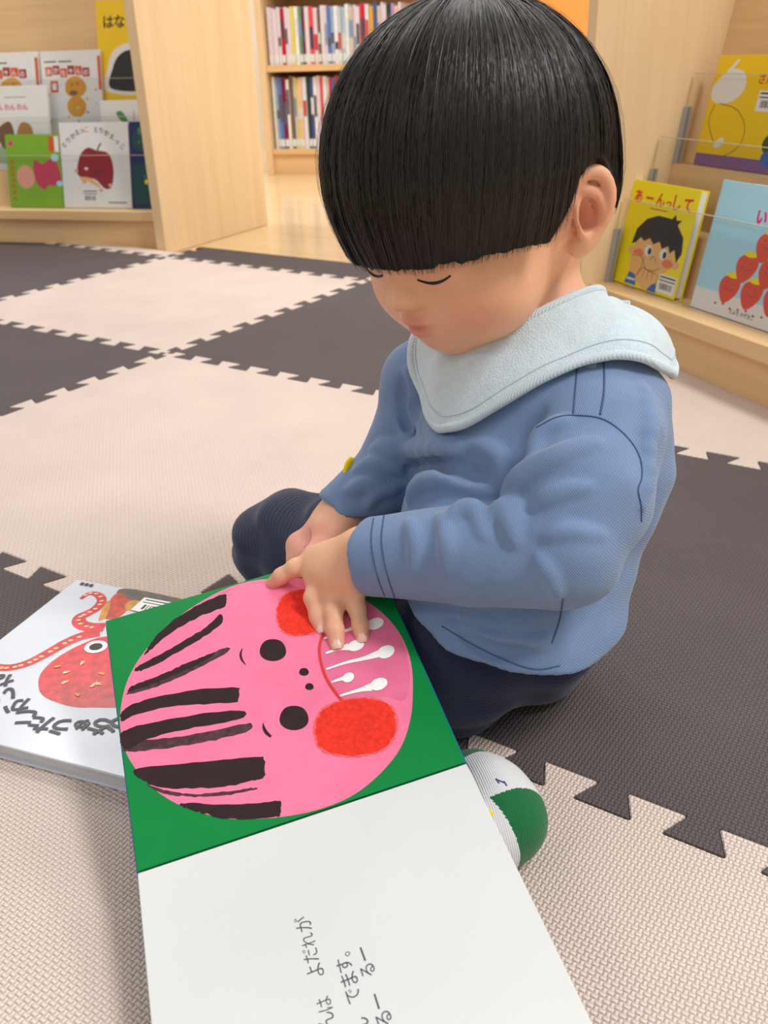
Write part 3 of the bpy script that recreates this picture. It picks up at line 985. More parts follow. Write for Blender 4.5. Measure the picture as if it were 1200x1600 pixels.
STR = [
    (DARKI, [(150, 328), (165, 300), (200, 255), (260, 205), (330, 165), (395, 138), (408, 144), (408, 166), (395, 180), (340, 200), (270, 235), (210, 275), (170, 312)]),
    (DARKI, [(120, 375), (135, 360), (200, 325), (280, 280), (350, 235), (385, 201), (396, 207), (392, 228), (340, 268), (260, 315), (180, 360), (135, 377)]),
    (DRYI, [(98, 446), (112, 428), (180, 404), (270, 364), (350, 327), (402, 305), (418, 309), (400, 324), (330, 362), (240, 406), (160, 436), (104, 450)]),
    (DARKI, [(100, 436), (120, 420), (190, 394), (270, 358), (340, 330), (372, 322), (330, 350), (240, 392), (160, 424), (110, 440)]),
    (DARKI, [(78, 530), (80, 506), (120, 480), (200, 455), (320, 435), (438, 428), (446, 436), (444, 470), (430, 475), (330, 480), (220, 490), (130, 512), (84, 534)]),
    (DRYI, [(85, 622), (90, 600), (160, 592), (260, 583), (380, 560), (470, 541), (490, 548), (470, 566), (380, 590), (260, 613), (130, 628), (92, 629)]),
    (DARKI, [(75, 592), (80, 570), (130, 548), (250, 525), (380, 505), (458, 502), (467, 515), (440, 530), (330, 550), (230, 570), (160, 590), (120, 612), (90, 622), (80, 610)]),
    (DRYI, [(160, 730), (220, 750), (300, 761), (400, 754), (492, 742), (494, 749), (400, 766), (290, 769), (210, 760)]),
    (DARKI, [(118, 688), (150, 678), (280, 665), (400, 655), (512, 645), (524, 654), (528, 700), (515, 714), (480, 722), (400, 738), (280, 745), (190, 738), (140, 715), (122, 702)]),
    (DARKI, [(262, 795), (285, 790), (400, 794), (520, 788), (570, 783), (578, 792), (575, 828), (560, 834), (480, 840), (400, 838), (330, 820), (280, 806)]),
]
for m_, q in STR:
    pr.poly('brush_hair_stroke', rag(c8(q)), m_)
for ex, ey, rx, ry in ((553, 312, 41, 36), (619, 524, 45, 40), (650, 380, 15, 12.5), (667, 426, 13, 11)):
    q = c8([(ex+rx*math.cos(t)*(1+0.04*math.sin(3*t)), ey+ry*math.sin(t)*(1+0.05*math.cos(2*t))) for t in np.linspace(0, 2*math.pi, 24, endpoint=False)])
    pr.blob('drawn_eye' if rx > 20 else 'drawn_nostril', q, DARKI, n=48)
pr.stroke('drawn_brow', c8([(457, 307), (452, 325), (456, 342), (468, 358)]), [0.0006, 0.0016, 0.0014, 0.0004], DARKI, n=14)
pr.stroke('drawn_brow', c8([(522, 540), (525, 556), (533, 570), (547, 583)]), [0.0004, 0.0018, 0.0022, 0.0016], DARKI, n=14)
for cx, cy, rx, ry in ((642, 195, 79, 73), (812, 553, 132, 92)):
    for sc_, mm in ((1.0, REDS), (0.955, REDI)):
        q = c8([(cx+rx*sc_*np.sign(math.cos(t))*abs(math.cos(t))**0.8*(1+0.012*math.sin(17*t)), cy+ry*sc_*np.sign(math.sin(t))*abs(math.sin(t))**0.85-0.08*rx*math.cos(t)) for t in np.linspace(0, 2*math.pi, 70, endpoint=False)])
        pr.poly('red_cheek' if sc_ < 1 else 'red_cheek_edge', [(a+0.0004*RNG.standard_normal(), b+0.0004*RNG.standard_normal()) for a, b in q], mm)
for line, blob_, rx, ry in (([(712, 277), (760, 258), (810, 243), (860, 232)], (872, 230), 27, 18), ([(718, 322), (755, 310), (790, 302)], (812, 298), 26, 17),
                            ([(720, 372), (780, 352), (840, 338), (890, 322)], (906, 318), 27, 20), ([(735, 413), (765, 403), (785, 400)], (789, 398), 18, 15),
                            ([(760, 456), (815, 440), (860, 428)], (884, 419), 27, 19)):
    pr.stroke('drool_drip', c8(line), [0.0014, 0.0020, 0.0032, 0.0062], MILK, n=16)
    q = c8([(blob_[0]+rx*math.cos(t), blob_[1]+ry*math.sin(t)-0.2*rx*math.cos(t)) for t in np.linspace(0, 2*math.pi, 16, endpoint=False)])
    pr.blob('drool_drop', q, MILK, n=32)
pr.stroke('mouth_line', c8([(711, 260), (701, 288), (698, 318), (706, 362), (726, 412), (768, 470)]), 0.0018, REDL, n=26)

pr2 = Print(PG2, lo_)


def handwriting(chars, p_from, p_to, size):
    a, b = np.array(pg(PG2, *p_from)), np.array(pg(PG2, *p_to))
    d = b-a
    rot = math.atan2(d[1], d[0])
    side = np.array([-math.sin(rot), math.cos(rot)])
    for k, ch in enumerate(chars):
        if ch == ' ':
            continue
        q = a+d*(k/(len(chars)-1))-side*size*0.4+unit(d)*(-size*0.45)
        q = q+side*size*0.06*math.sin(k*2.7)
        pr2.text('handwritten_character', ch, q[0], q[1], size*(0.95+0.08*math.sin(k*1.9)), PENI, rot=rot+0.07*math.sin(k*3.3), sx=0.95, bold=-0.004)


handwriting('さんは よだれが', (517, 1625), (473, 1446), 0.0098)
handwriting('こん でます。', (572, 1632), (531, 1486), 0.0098)
handwriting('るー るー', (598, 1592), (566, 1492), 0.0098)

# ================================================================ octopus book on the mat
OX = unit((0.9753, 0.2210, 0))
OY = np.array([-OX[1], OX[0], 0])
OA = PZ(120, 905, 0.014)
OW, OH = 0.27, 0.211
OFR = Frame(OA-OY*OH, OX, OY, (0, 0, 1))
WHITEL = mat('white_laminate', (208, 212, 220), 0.25, 0.5, var=0.03, scale=20)
oroot = empty('picture_book', OFR(OW/2, OH/2, -0.014), 'white octopus picture book lying on the mat, tucked under the board book', 'book')
oc = box('front_cover', OFR, (0, OW), (0, OH), (-0.0022, 0), WHITEL, oroot, 0.0008)
box('back_cover', OFR, (0, OW), (0, OH), (-0.0138, -0.0116), WHITEL, oroot, 0.0008)
box('page_block', OFR, (0.002, OW-0.002), (0.003, OH-0.003), (-0.0116, -0.0022), mat('grey_white_pages', (206, 206, 206), 0.7, var=0.06, scale=400), oroot, 0)
pr = Print(OFR, oc)
OCT = mat('octopus_red_ink', (206, 44, 50), 0.3, var=0.45, scale=110)
OCTP = mat('octopus_cream_ink', (236, 196, 150), 0.3, var=0.2, scale=200)
SAND = mat('seabed_ink', (92, 82, 72), 0.3, var=0.3, scale=140)
CORAL = mat('coral_ink', (196, 60, 40), 0.3, var=0.5, scale=120)
GOLD = mat('gold_ink', (204, 140, 40), 0.3, var=0.3, scale=120)
BRUSH = mat('brush_title_ink', (58, 60, 66), 0.4, var=0.3, scale=500)


def c7(pts):
    return [pg(OFR, x/2.5, 860+y/2.5) for x, y in pts]


pr.blob('seabed', [(0.052, OH-0.001), (0.14, OH-0.001), (OW-0.004, OH-0.001), (OW-0.004, OH-0.03), (0.13, OH-0.028), (0.075, OH-0.03)], SAND)
pr.blob('coral', c7([(420, 215), (440, 180), (470, 165), (500, 190), (520, 205), (480, 250), (440, 270), (400, 260)]), CORAL)
pr.blob('gold_weed', c7([(395, 240), (405, 205), (430, 200), (425, 235), (410, 265), (385, 275)]), GOLD)
pr.blob('gold_weed', c7([(490, 210), (520, 195), (545, 200), (520, 225), (495, 235)]), GOLD)
pr.blob('octopus_head', c7([(150, 530), (160, 480), (215, 425), (300, 375), (390, 340), (480, 340), (560, 400), (590, 500), (560, 580), (470, 612), (380, 614), (290, 612), (210, 590), (165, 565)]), OCT, n=70)
t1 = c7([(-60, 440), (-20, 455), (40, 458), (110, 440), (180, 405), (250, 365), (320, 335), (390, 320)])
pr.stroke('tentacle', t1, [0.007, 0.009, 0.009, 0.010, 0.011, 0.012, 0.013], OCT, n=40)
t2 = c7([(410, 300), (350, 300), (312, 285), (312, 262), (345, 245), (378, 225), (398, 195), (380, 172), (345, 170), (316, 190)])
pr.stroke('tentacle', t2, [0.014, 0.013, 0.012, 0.011, 0.010, 0.009, 0.008, 0.006, 0.004], OCT, n=44)
for tt, lo2, hi2, kk in ((t1, 2, 36, 15), (t2, 4, 40, 14)):
    sp = spline(tt, 44)
    for k in range(kk):
        i = int(lo2+(hi2-lo2)*k/(kk-1))
        pr.ell('sucker_spot', sp[i][0], sp[i][1], 0.0022, 0.0014, OCTP, n=8, rot=0.5)
ec = c7([(375, 378)])[0]
pr.ell('octopus_eye', ec[0], ec[1], 0.0095, 0.0088, PAPER)
pr.ell('octopus_pupil', ec[0], ec[1], 0.0056, 0.0052, INK)
for k in range(12):
    q = c7([(200+RNG.uniform(0, 330), 420+RNG.uniform(0, 160))])[0]
    pr.ell('golden_fleck', q[0], q[1], 0.003, 0.0016, OCTP if k % 2 else GOLD, n=8, rot=k, wob=0.2)
st = c7([(510, 235)])[0]
pr.barcode(st[0], st[1], 0.052, 0.022, rot=0.0)
for ch, x, y, rr_ in (('ち', 392, 690, 3.0), ('ゅ', 318, 688, 3.1), ('う', 240, 690, 3.2), ('た', 160, 682, 3.35), ('こ', 105, 655, 3.5), ('か', 70, 612, 3.65), ('い', 22, 565, 3.8), ('な', 10, 510, 4.0), ('う', 462, 680, 2.9)):
    q = c7([(x, y)])[0]
    sz = 0.020 if ch != 'ゅ' else 0.016
    c_, s_ = math.cos(rr_), math.sin(rr_)
    pr.text('title_lettering', ch, q[0]-sz*(0.46*c_-0.38*s_), q[1]-sz*(0.46*s_+0.38*c_), sz, BRUSH, rot=rr_, bold=0.03)
q = c7([(310, 135)])[0]
for k in range(3):
    pr.rect('publisher_mark', q[0]+0.005*k, q[1], q[0]+0.005*k+0.0036, q[1]+0.004, INK)

# ================================================================ the child
# ---- small signed-distance sculpting kit (smooth unions, then dual contouring into one mesh)
def s_cap(p0, p1, r0, r1, k=0.01, op='u'):
    return ('cap', np.array(p0), np.array(p1), r0, r1, k, op)


def chain(pts, k=0.01):
    """pts: list of (point, radius)"""
    return [s_cap(pts[i][0], pts[i+1][0], pts[i][1], pts[i+1][1], k) for i in range(len(pts)-1)]


def s_ell(c, rad, axes=None, k=0.01, op='u'):
    A = np.eye(3) if axes is None else np.array(axes)        # rows = local axes in world
    return ('ell', np.array(c), np.array(rad, float), A, None, k, op)


def s_plane(p, n, k=0.01):
    """keep the side the normal points away from"""
    return ('pla', np.array(p), unit(n), None, None, k, 'i')


def prim_d(pr_, X):
    t = pr_[0]
    if t == 'cap':
        a, b, r0, r1 = pr_[1:5]
        ba = b-a
        pa = X-a
        h = np.clip(pa @ ba/max(ba @ ba, 1e-12), 0, 1)
        q = pa-h[..., None]*ba
        return np.sqrt((q*q).sum(-1))-(r0+(r1-r0)*h)
    if t == 'ell':
        c, r, A = pr_[1:4]
        q = (X-c) @ A.T
        k0 = np.sqrt(((q/r)**2).sum(-1))
        k1 = np.sqrt(((q/(r*r))**2).sum(-1))+1e-9
        return k0*(k0-1)/k1
    return (X-pr_[1]) @ pr_[2]


def sdf(prims, X):
    d = np.full(X.shape[:-1], 1.0)
    for p in prims:
        e = prim_d(p, X)
        k, op = p[5], p[6]
        if op == 'u':
            h = np.maximum(k-np.abs(d-e), 0)/k
            d = np.minimum(d, e)-h*h*k*0.25
        else:
            if op == 's':
                e = -e
            h = np.maximum(k-np.abs(d-e), 0)/k
            d = np.maximum(d, e)+h*h*k*0.25
    return d


def contour(prims, h, disp=None, B=16, pad=0.012):
    """surface of the sculpt as verts and quads"""
    lo = np.full(3, 9.0)
    hi = -lo
    for p in prims:
        if p[6] != 'u':
            continue
        if p[0] == 'cap':
            r = max(p[3], p[4])
            lo = np.minimum(lo, np.minimum(p[1], p[2])-r)
            hi = np.maximum(hi, np.maximum(p[1], p[2])+r)
        else:
            r = p[2].max()
            lo = np.minimum(lo, p[1]-r)
            hi = np.maximum(hi, p[1]+r)
    lo -= pad
    hi += pad
    nb = np.ceil((hi-lo)/(B*h)).astype(int)
    dims = nb*B+1
    g = np.stack(np.meshgrid(*[np.arange(n) for n in nb], indexing='ij'), -1).reshape(-1, 3)
    R = B*h*0.5*math.sqrt(3)
    cen = lo+(g+0.5)*B*h
    D = np.stack([prim_d(p, cen) for p in prims], 1)
    isu = np.array([p[6] == 'u' for p in prims])
    ks = np.array([p[5] for p in prims])
    dmin = np.min(np.where(isu, D, 9.0), 1)
    act = (dmin < 1.35*R+0.012) & (dmin > -(3*R+0.02))
    off = np.arange(B+1)
    loc = np.stack(np.meshgrid(off, off, off, indexing='ij'), -1)
    cv, cid, e_ids = [], [], []
    stride = np.array([dims[1]*dims[2], dims[2], 1])
    for bi in np.nonzero(act)[0]:
        use = [p for j, p in enumerate(prims) if (isu[j] and D[bi, j] < max(dmin[bi], 0)+2.6*R+ks[j]) or (not isu[j] and (p[6] == 'i' or D[bi, j] < 1.6*R+ks[j]))]
        gi = g[bi]*B+loc
        X = lo+gi*h
        d = sdf(use, X)
        if disp is not None:
            d = d-disp(X)
        ins = d < 0
        if ins.all() or not ins.any():
            continue
        cnt = np.zeros((B, B, B))
        acc = np.zeros((B, B, B, 3))
        for ax in range(3):
            sl0 = [slice(None)]*3
            sl1 = [slice(None)]*3
            sl0[ax] = slice(0, B)
            sl1[ax] = slice(1, B+1)
            a, b = d[tuple(sl0)], d[tuple(sl1)]
            cr = (a < 0) != (b < 0)
            t = np.where(cr, a/np.where(cr, a-b, 1), 0)
            pos = X[tuple(sl0)].copy()
            pos[..., ax] += t*h
            # edges owned by this block
            own = [slice(0, B)]*3
            crs = cr[tuple(own)]
            ii = np.argwhere(crs)
            if len(ii):
                e_ids.append(np.concatenate([(g[bi]*B+ii), np.full((len(ii), 1), ax), (a[tuple(own)][crs] < 0).astype(int)[:, None]], 1))
            o1, o2 = [x for x in range(3) if x != ax]
            for u_ in (0, 1):
                for v_ in (0, 1):
                    s3 = [slice(None)]*3
                    s3[ax] = slice(0, B)
                    s3[o1] = slice(u_, B+u_)
                    s3[o2] = slice(v_, B+v_)
                    c_ = cr[tuple(s3)]
                    cnt += c_
                    acc += pos[tuple(s3)]*c_[..., None]
        m = cnt > 0
        cv.append(acc[m]/cnt[m][:, None])
        cid.append((g[bi]*B+np.argwhere(m)) @ stride)
    V = np.concatenate(cv)
    ids = np.concatenate(cid)
    o = np.argsort(ids)
    V, ids = V[o], ids[o]
    E = np.concatenate(e_ids)
    quads = []
    for ax in range(3):
        e = E[E[:, 3] == ax]
        o1, o2 = [(1, 2), (2, 0), (0, 1)][ax]
        c4 = []
        ok = np.ones(len(e), bool)
        for u_, v_ in ((0, 0), (-1, 0), (-1, -1), (0, -1)):
            c = e[:, :3].copy()
            c[:, o1] += u_
            c[:, o2] += v_
            k = c @ stride
            j = np.searchsorted(ids, k)
            j = np.minimum(j, len(ids)-1)
            ok &= (ids[j] == k) & (c.min(1) >= 0)
            c4.append(j)
        q = np.stack(c4, 1)
        q = np.where(e[:, 4:5] == 1, q, q[:, ::-1])[ok]
        quads.append(q)
    return V, np.concatenate(quads)


from mathutils.bvhtree import BVHTree
TREES = {}


def hit(name, px, py, lift=0.0):
    d = Vector(ray(px, py)).normalized()
    r_ = TREES[name].ray_cast(Vector(CAM), d)
    return None if r_[0] is None else np.array(r_[0])+np.array(r_[1])*0-np.array(d)*lift


def sculpt(name, prims, h, material, parent, disp=None, colour=None, faces_mat=None):
    V, Q = contour(prims, h, disp)
    TREES[name] = BVHTree.FromPolygons(V.tolist(), Q.tolist())
    o = mesh(name, V, Q.tolist(), material, parent, smooth=True)
    if colour is not None:
        at = o.data.color_attributes.new('tint', 'FLOAT_COLOR', 'POINT')
        c = np.ones((len(V), 4))
        c[:, :3] = colour(V)
        at.data.foreach_set('color', c.ravel())
    if faces_mat is not None:
        cen = V[Q].mean(1)
        o.data.polygons.foreach_set('material_index', faces_mat(cen).astype(int))
    return o


def surf(prims, px, py, push=0.0, start=0.35):
    """first point of a sculpt seen along a viewing ray"""
    d = ray(px, py)
    n = np.linalg.norm(d)
    t = start
    for _ in range(160):
        e = float(sdf(prims, (CAM+t*d)[None])[0])
        if e < 0.0002:
            break
        t += max(e*0.7, 0.0002)/n
        if t > 1.4:
            return None
    return CAM+t*d+d/n*push


# ---- frames
HL = unit((0.916, -0.286, 0.066))
_f = np.array([-0.253, -0.912, -0.328])
HF_ = unit(_f-HL*(_f @ HL))
HU = np.cross(HF_, HL)
HC = np.array([1.4365, -1.0860, 0.3683])
HAX = np.stack([HL, HF_, HU])                      # rows
hd = lambda l, f, u: HC+HL*l+HF_*f+HU*u
TF = unit((-0.22, -0.97, 0.0))
TL = np.cross((0, 0, 1), TF)
TAX = np.stack([TL, TF, np.array([0, 0, 1.0])])
PEL = P(800, 925, 0.72)
NB = P(852, 515, 0.66)

# ---- materials
SKIN = bpy.data.materials.new('skin')
SKIN.use_nodes = True
_nt = SKIN.node_tree
_b = _nt.nodes['Principled BSDF']
_ca = _nt.nodes.new('ShaderNodeVertexColor')
_ca.layer_name = 'tint'
_nz = _nt.nodes.new('ShaderNodeTexNoise')
_nz.inputs['Scale'].default_value = 60
_mxc = _nt.nodes.new('ShaderNodeMixRGB')
_mxc.blend_type = 'MULTIPLY'
_mxc.inputs[0].default_value = 0.10
_nt.links.new(_ca.outputs['Color'], _mxc.inputs[1])
_nt.links.new(_nz.outputs['Fac'], _mxc.inputs[2])
_nt.links.new(_mxc.outputs[0], _b.inputs['Base Color'])
_b.inputs['Roughness'].default_value = 0.48
_b.inputs['Specular IOR Level'].default_value = 0.4
_b.inputs['Subsurface Weight'].default_value = 0.25
_b.inputs['Subsurface Radius'].default_value = (1.0, 0.4, 0.22)
_b.inputs['Subsurface Scale'].default_value = 0.004


def knit(name, rgb, pitch, vec, rough=0.85, depth=0.0006, sheen=0.25, dark=0.9):
    m = bpy.data.materials.new(name)
    m.use_nodes = True
    nt = m.node_tree
    b = nt.nodes['Principled BSDF']
    b.inputs['Roughness'].default_value = rough
    b.inputs['Specular IOR Level'].default_value = 0.2
    b.inputs['Sheen Weight'].default_value = sheen
    b.inputs['Sheen Roughness'].default_value = 0.5
    ge = nt.nodes.new('ShaderNodeNewGeometry')
    dt = nt.nodes.new('ShaderNodeVectorMath')
    dt.operation = 'DOT_PRODUCT'
    nt.links.new(ge.outputs['Position'], dt.inputs[0])
    v = unit(vec)
    dt.inputs[1].default_value = tuple(v)
    nz = nt.nodes.new('ShaderNodeTexNoise')
    nz.inputs['Scale'].default_value = 35
    nz.inputs['Detail'].default_value = 3
    nt.links.new(ge.outputs['Position'], nz.inputs['Vector'])
    ph = N(nt, 'ADD', N(nt, 'DIVIDE', dt.outputs['Value'], pitch), N(nt, 'MULTIPLY', nz.outputs['Fac'], 1.2))
    s = N(nt, 'SINE', N(nt, 'MULTIPLY', ph, 2*math.pi))
    n2 = nt.nodes.new('ShaderNodeTexNoise')
    n2.inputs['Scale'].default_value = 1400
    nt.links.new(ge.outputs['Position'], n2.inputs['Vector'])
    hgt = N(nt, 'ADD', N(nt, 'MULTIPLY', s, 0.5), n2.outputs['Fac'])
    bp = nt.nodes.new('ShaderNodeBump')
    bp.inputs['Strength'].default_value = 0.6
    bp.inputs['Distance'].default_value = depth
    nt.links.new(hgt, bp.inputs['Height'])
    nt.links.new(bp.outputs['Normal'], b.inputs['Normal'])
    rp = nt.nodes.new('ShaderNodeValToRGB')
    c = lin(rgb)
    rp.color_ramp.elements[0].position = 0.2
    rp.color_ramp.elements[1].position = 0.8
    rp.color_ramp.elements[0].color = tuple(x*dark for x in c)+(1,)
    rp.color_ramp.elements[1].color = tuple(min(1, x*1.08) for x in c)+(1,)
    mixv = N(nt, 'ADD', N(nt, 'MULTIPLY', nz.outputs['Fac'], 0.7), N(nt, 'MULTIPLY', s, 0.12))
    nt.links.new(mixv, rp.inputs['Fac'])
    nt.links.new(rp.outputs['Color'], b.inputs['Base Color'])
    MATS[name] = m
    return m


SHIRT = knit('blue_knit', (118, 142, 180), 0.0012, (0.75, 0.25, 0.6), depth=0.00022)
NAVY = knit('navy_rib', (46, 52, 78), 0.0022, (0.45, -0.3, 0.8), depth=0.0004, dark=0.88)
BIBM = mat('pale_blue_terry', (206, 222, 230), 0.95, 0.1, var=0.06, scale=160, bump=0.9, bscale=900, sheen=0.4)
BIBE = knit('pale_blue_binding', (206, 222, 230), 0.0015, (0.9, -0.2, 0.1), depth=0.0006, dark=0.93)
SOCKW = knit('white_sock_knit', (226, 226, 226), 0.0014, (0.7, 0.7, 0.1), depth=0.0005, dark=0.94)
SOCKG = knit('green_sock_knit', (14, 108, 58), 0.0014, (0.7, 0.7, 0.1), depth=0.0005)
THREAD = mat('blue_thread', (66, 88, 128), 0.8)
SNAP = mat('grey_blue_snap', (104, 122, 140), 0.35, 0.5)
LASH = mat('lash', (28, 20, 18), 0.5)
YPATCH = mat('yellow_patch', (250, 222, 20), 0.8, 0.2)

person = empty('person', (PEL[0], PEL[1], 0.0), 'seated toddler with black bowl-cut hair, blue shirt and pale bib, pointing at a book', 'person')

# ---- joints
LS, LU, LE_, LM, LC = P(928, 690, 0.622), P(908, 775, 0.598), P(880, 860, 0.586), P(740, 868, 0.606), P(588, 868, 0.640)
RS, RU, RE_, RM, RC = P(672, 605, 0.735), P(648, 680, 0.745), P(622, 736, 0.745), P(580, 775, 0.74), P(538, 806, 0.735)
LW, RW = P(570, 868, 0.645), P(526, 822, 0.728)

# ---- skin (one continuous body: head, neck, arms, hands, trunk)
body = []
# trunk and limbs under the clothes
body += chain([(PEL+[0, 0, 0.01], 0.055), ((PEL+NB)/2, 0.052), (NB-[0, 0, 0.045], 0.044), (NB, 0.034)], 0.03)
body += chain([(NB-[0, 0, 0.01], 0.034), (hd(0, -0.022, -0.06), 0.036)], 0.02)
body += chain([(NB-[0, 0, 0.04], 0.028), (LS, 0.026), (LE_, 0.020), (LM, 0.018), (LW, 0.0165)], 0.015)
body += chain([(NB-[0, 0, 0.04], 0.028), (RS, 0.024), (RE_, 0.019), (RC, 0.0175), (RW, 0.0165)], 0.015)
# head
body += [s_ell(hd(0, -0.006, 0.012), (0.076, 0.087, 0.082), HAX, 0.02),
         s_ell(hd(0, 0.026, -0.036), (0.061, 0.056, 0.060), HAX, 0.02),
         s_ell(hd(0, -0.022, -0.030), (0.066, 0.062, 0.056), HAX, 0.02),
         s_ell(hd(0, 0.048, -0.078), (0.026, 0.024, 0.022), HAX, 0.025)]
for s in (-1, 1):
    body.append(s_ell(hd(s*0.036, 0.042, -0.054), (0.029, 0.030, 0.030), HAX, 0.02))
    body.append(s_ell(hd(s*0.030, 0.066, -0.026), (0.015, 0.010, 0.0095), HAX, 0.010))
body.append(s_ell(hd(0, 0.080, -0.022), (0.0085, 0.008, 0.016), HAX, 0.012))
body.append(s_ell(hd(0, 0.087, -0.041), (0.0095, 0.0085, 0.0085), HAX, 0.008))
for s in (-1, 1):
    body.append(s_ell(hd(s*0.0085, 0.082, -0.0435), (0.0058, 0.0065, 0.0055), HAX, 0.006))
body.append(s_ell(hd(0, 0.0775, -0.061), (0.0145, 0.0085, 0.0050), HAX, 0.005))
body.append(s_ell(hd(0, 0.0755, -0.0695), (0.0120, 0.0085, 0.0055), HAX, 0.005))
body.append(s_cap(hd(-0.012, 0.0835, -0.0653), hd(0.012, 0.0835, -0.0653), 0.0011, 0.0011, 0.003, 's'))
# ears
for s in (-1, 1):
    E_ = lambda f, u, l=0.0: hd(s*(0.0665+l), f, u)
    tilt = np.stack([unit(HL*s*0.90-HF_*0.42), unit(HF_*0.90+HL*s*0.42), HU])
    body.append(s_ell(E_(-0.017, -0.029, 0.007), (0.0060, 0.0150, 0.0225), tilt, 0.006))
    rim = [(-0.004, -0.028, 0.004), (-0.002, -0.018, 0.006), (-0.008, -0.008, 0.010), (-0.018, -0.004, 0.015), (-0.027, -0.009, 0.019), (-0.030, -0.021, 0.020), (-0.027, -0.034, 0.017), (-0.019, -0.045, 0.011), (-0.012, -0.052, 0.006)]
    rp_ = spline(rim, 20)
    body += chain([(E_(*q), 0.0036) for q in rp_], 0.004)
    ah = spline([(-0.014, -0.013, 0.013), (-0.021, -0.019, 0.016), (-0.021, -0.031, 0.015), (-0.013, -0.040, 0.009)], 9)
    body += chain([(E_(*q), 0.0027) for q in ah], 0.004)
    body.append(s_ell(E_(-0.011, -0.050, 0.003), (0.005, 0.0075, 0.0075), HAX, 0.006))
    body.append(s_ell(E_(-0.003, -0.031, 0.001), (0.004, 0.004, 0.006), HAX, 0.005))
    body.append(s_ell(E_(-0.0135, -0.030, 0.012), (0.0095, 0.0072, 0.0105), tilt, 0.004, 's'))


def hand(wrist, mcps, fingers, palm_r, k=0.007):
    out = []
    for (m, r) in mcps:
        out.append(s_cap(wrist, m, palm_r, r, k+0.004))
    for i in range(len(mcps)-1):
        out.append(s_cap(mcps[i][0], mcps[i+1][0], mcps[i][1], mcps[i+1][1], k))
    for f in fingers:
        ch = chain(f, 0.0035)
        ch[0] = ch[0][:5]+(0.005, 'u')
        out += ch
    return out


# left hand: index points, the other three rest on the page
iM, mM, rM, pM = P(497, 874, 0.664), P(500, 898, 0.657), P(524, 914, 0.650), P(550, 917, 0.645)
left_f = [
    [(iM, 0.0068), (P(462, 887, 0.664), 0.0064), (P(440, 900, 0.668), 0.0057), (P(427, 911, 0.673), 0.0050)],
    [(mM, 0.0066), (P(489, 934, 0.648), 0.0062), (P(497, 964, 0.644), 0.0057), (P(503, 984, 0.639), 0.0050)],
    [(rM, 0.0067), (P(521, 954, 0.640), 0.0063), (P(524, 985, 0.632), 0.0058), (P(527, 1009, 0.6265), 0.0052)],
    [(pM, 0.0062), (P(558, 951, 0.640), 0.0058), (P(563, 978, 0.634), 0.0054), (P(566, 998, 0.630), 0.0048)],
    [(P(535, 862, 0.672), 0.0090), (P(508, 878, 0.682), 0.0075), (P(482, 892, 0.684), 0.0065), (P(468, 900, 0.682), 0.0055)],
]
body += hand(LW, [(iM, 0.0092), (mM, 0.0095), (rM, 0.0092), (pM, 0.0082)], left_f, 0.0150)
body.append(s_ell(P(535, 880, 0.652), (0.020, 0.013, 0.020), np.stack([CR, BZ, np.cross(CR, BZ)]), 0.010))
# right hand: palm up, fingers closed round the far edge of the book
rm = [(P(468, 852, 0.722), 0.0088), (P(474, 866, 0.715), 0.0088), (P(488, 878, 0.709), 0.0085), (P(503, 884, 0.705), 0.0080)]
right_f = [
    [(rm[0][0], 0.0068), (P(462, 876, 0.712), 0.0062), (P(470, 896, 0.706), 0.0056), (P(480, 904, 0.702), 0.005)],
    [(rm[1][0], 0.0068), (P(474, 888, 0.706), 0.0062), (P(484, 902, 0.702), 0.0056), (P(494, 906, 0.699), 0.005)],
    [(rm[2][0], 0.0064), (P(492, 895, 0.703), 0.006), (P(502, 904, 0.700), 0.0055), (P(510, 906, 0.697), 0.005)],
    [(rm[3][0], 0.0060), (P(508, 896, 0.700), 0.0056), (P(516, 902, 0.698), 0.0052), (P(522, 902, 0.696), 0.0047)],
    [(P(510, 836, 0.714), 0.0095), (P(498, 856, 0.704), 0.0080), (P(486, 868, 0.698), 0.0068), (P(478, 876, 0.695), 0.0056)],
]
body += hand(RW, rm, right_f, 0.0145)
body.append(s_ell(P(505, 836, 0.716), (0.013, 0.011, 0.013), None, 0.008))

SK = np.array(lin((240, 184, 148)))


def skin_colour(V):
    c = np.tile(SK, (len(V), 1))

    def dab(center, r, col, amt):
        w = np.exp(-((V-center)**2).sum(1)/(r*r))*amt
        return w[:, None]*(np.array(lin(col))-c)
    for s in (-1, 1):
        c += dab(hd(s*0.042, 0.062, -0.055), 0.017, (226, 140, 122), 0.5)
        c += dab(hd(s*0.080, -0.018, -0.024), 0.020, (222, 138, 120), 0.55)
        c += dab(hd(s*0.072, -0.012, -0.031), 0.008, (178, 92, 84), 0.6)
    lp = ((V-hd(0, 0.082, -0.0653)) @ HAX.T)
    w = np.exp(-((lp[:, 0]/0.012)**4+(lp[:, 2]/0.0072)**4+(lp[:, 1]/0.010)**2))*0.75
    c += w[:, None]*(np.array(lin((206, 112, 108)))-c)
    for f in left_f+right_f:
        c += dab(f[-1][0], 0.010, (228, 150, 136), 0.6)
    c += dab(P(480, 845, 0.705), 0.022, (234, 158, 148), 0.75)
    return np.clip(c, 0, 1)


skin_o = sculpt('body', body, 0.0016, SKIN, person, colour=skin_colour)
skin_o['label'] = 'warm light skin of face, ear, neck and hands'
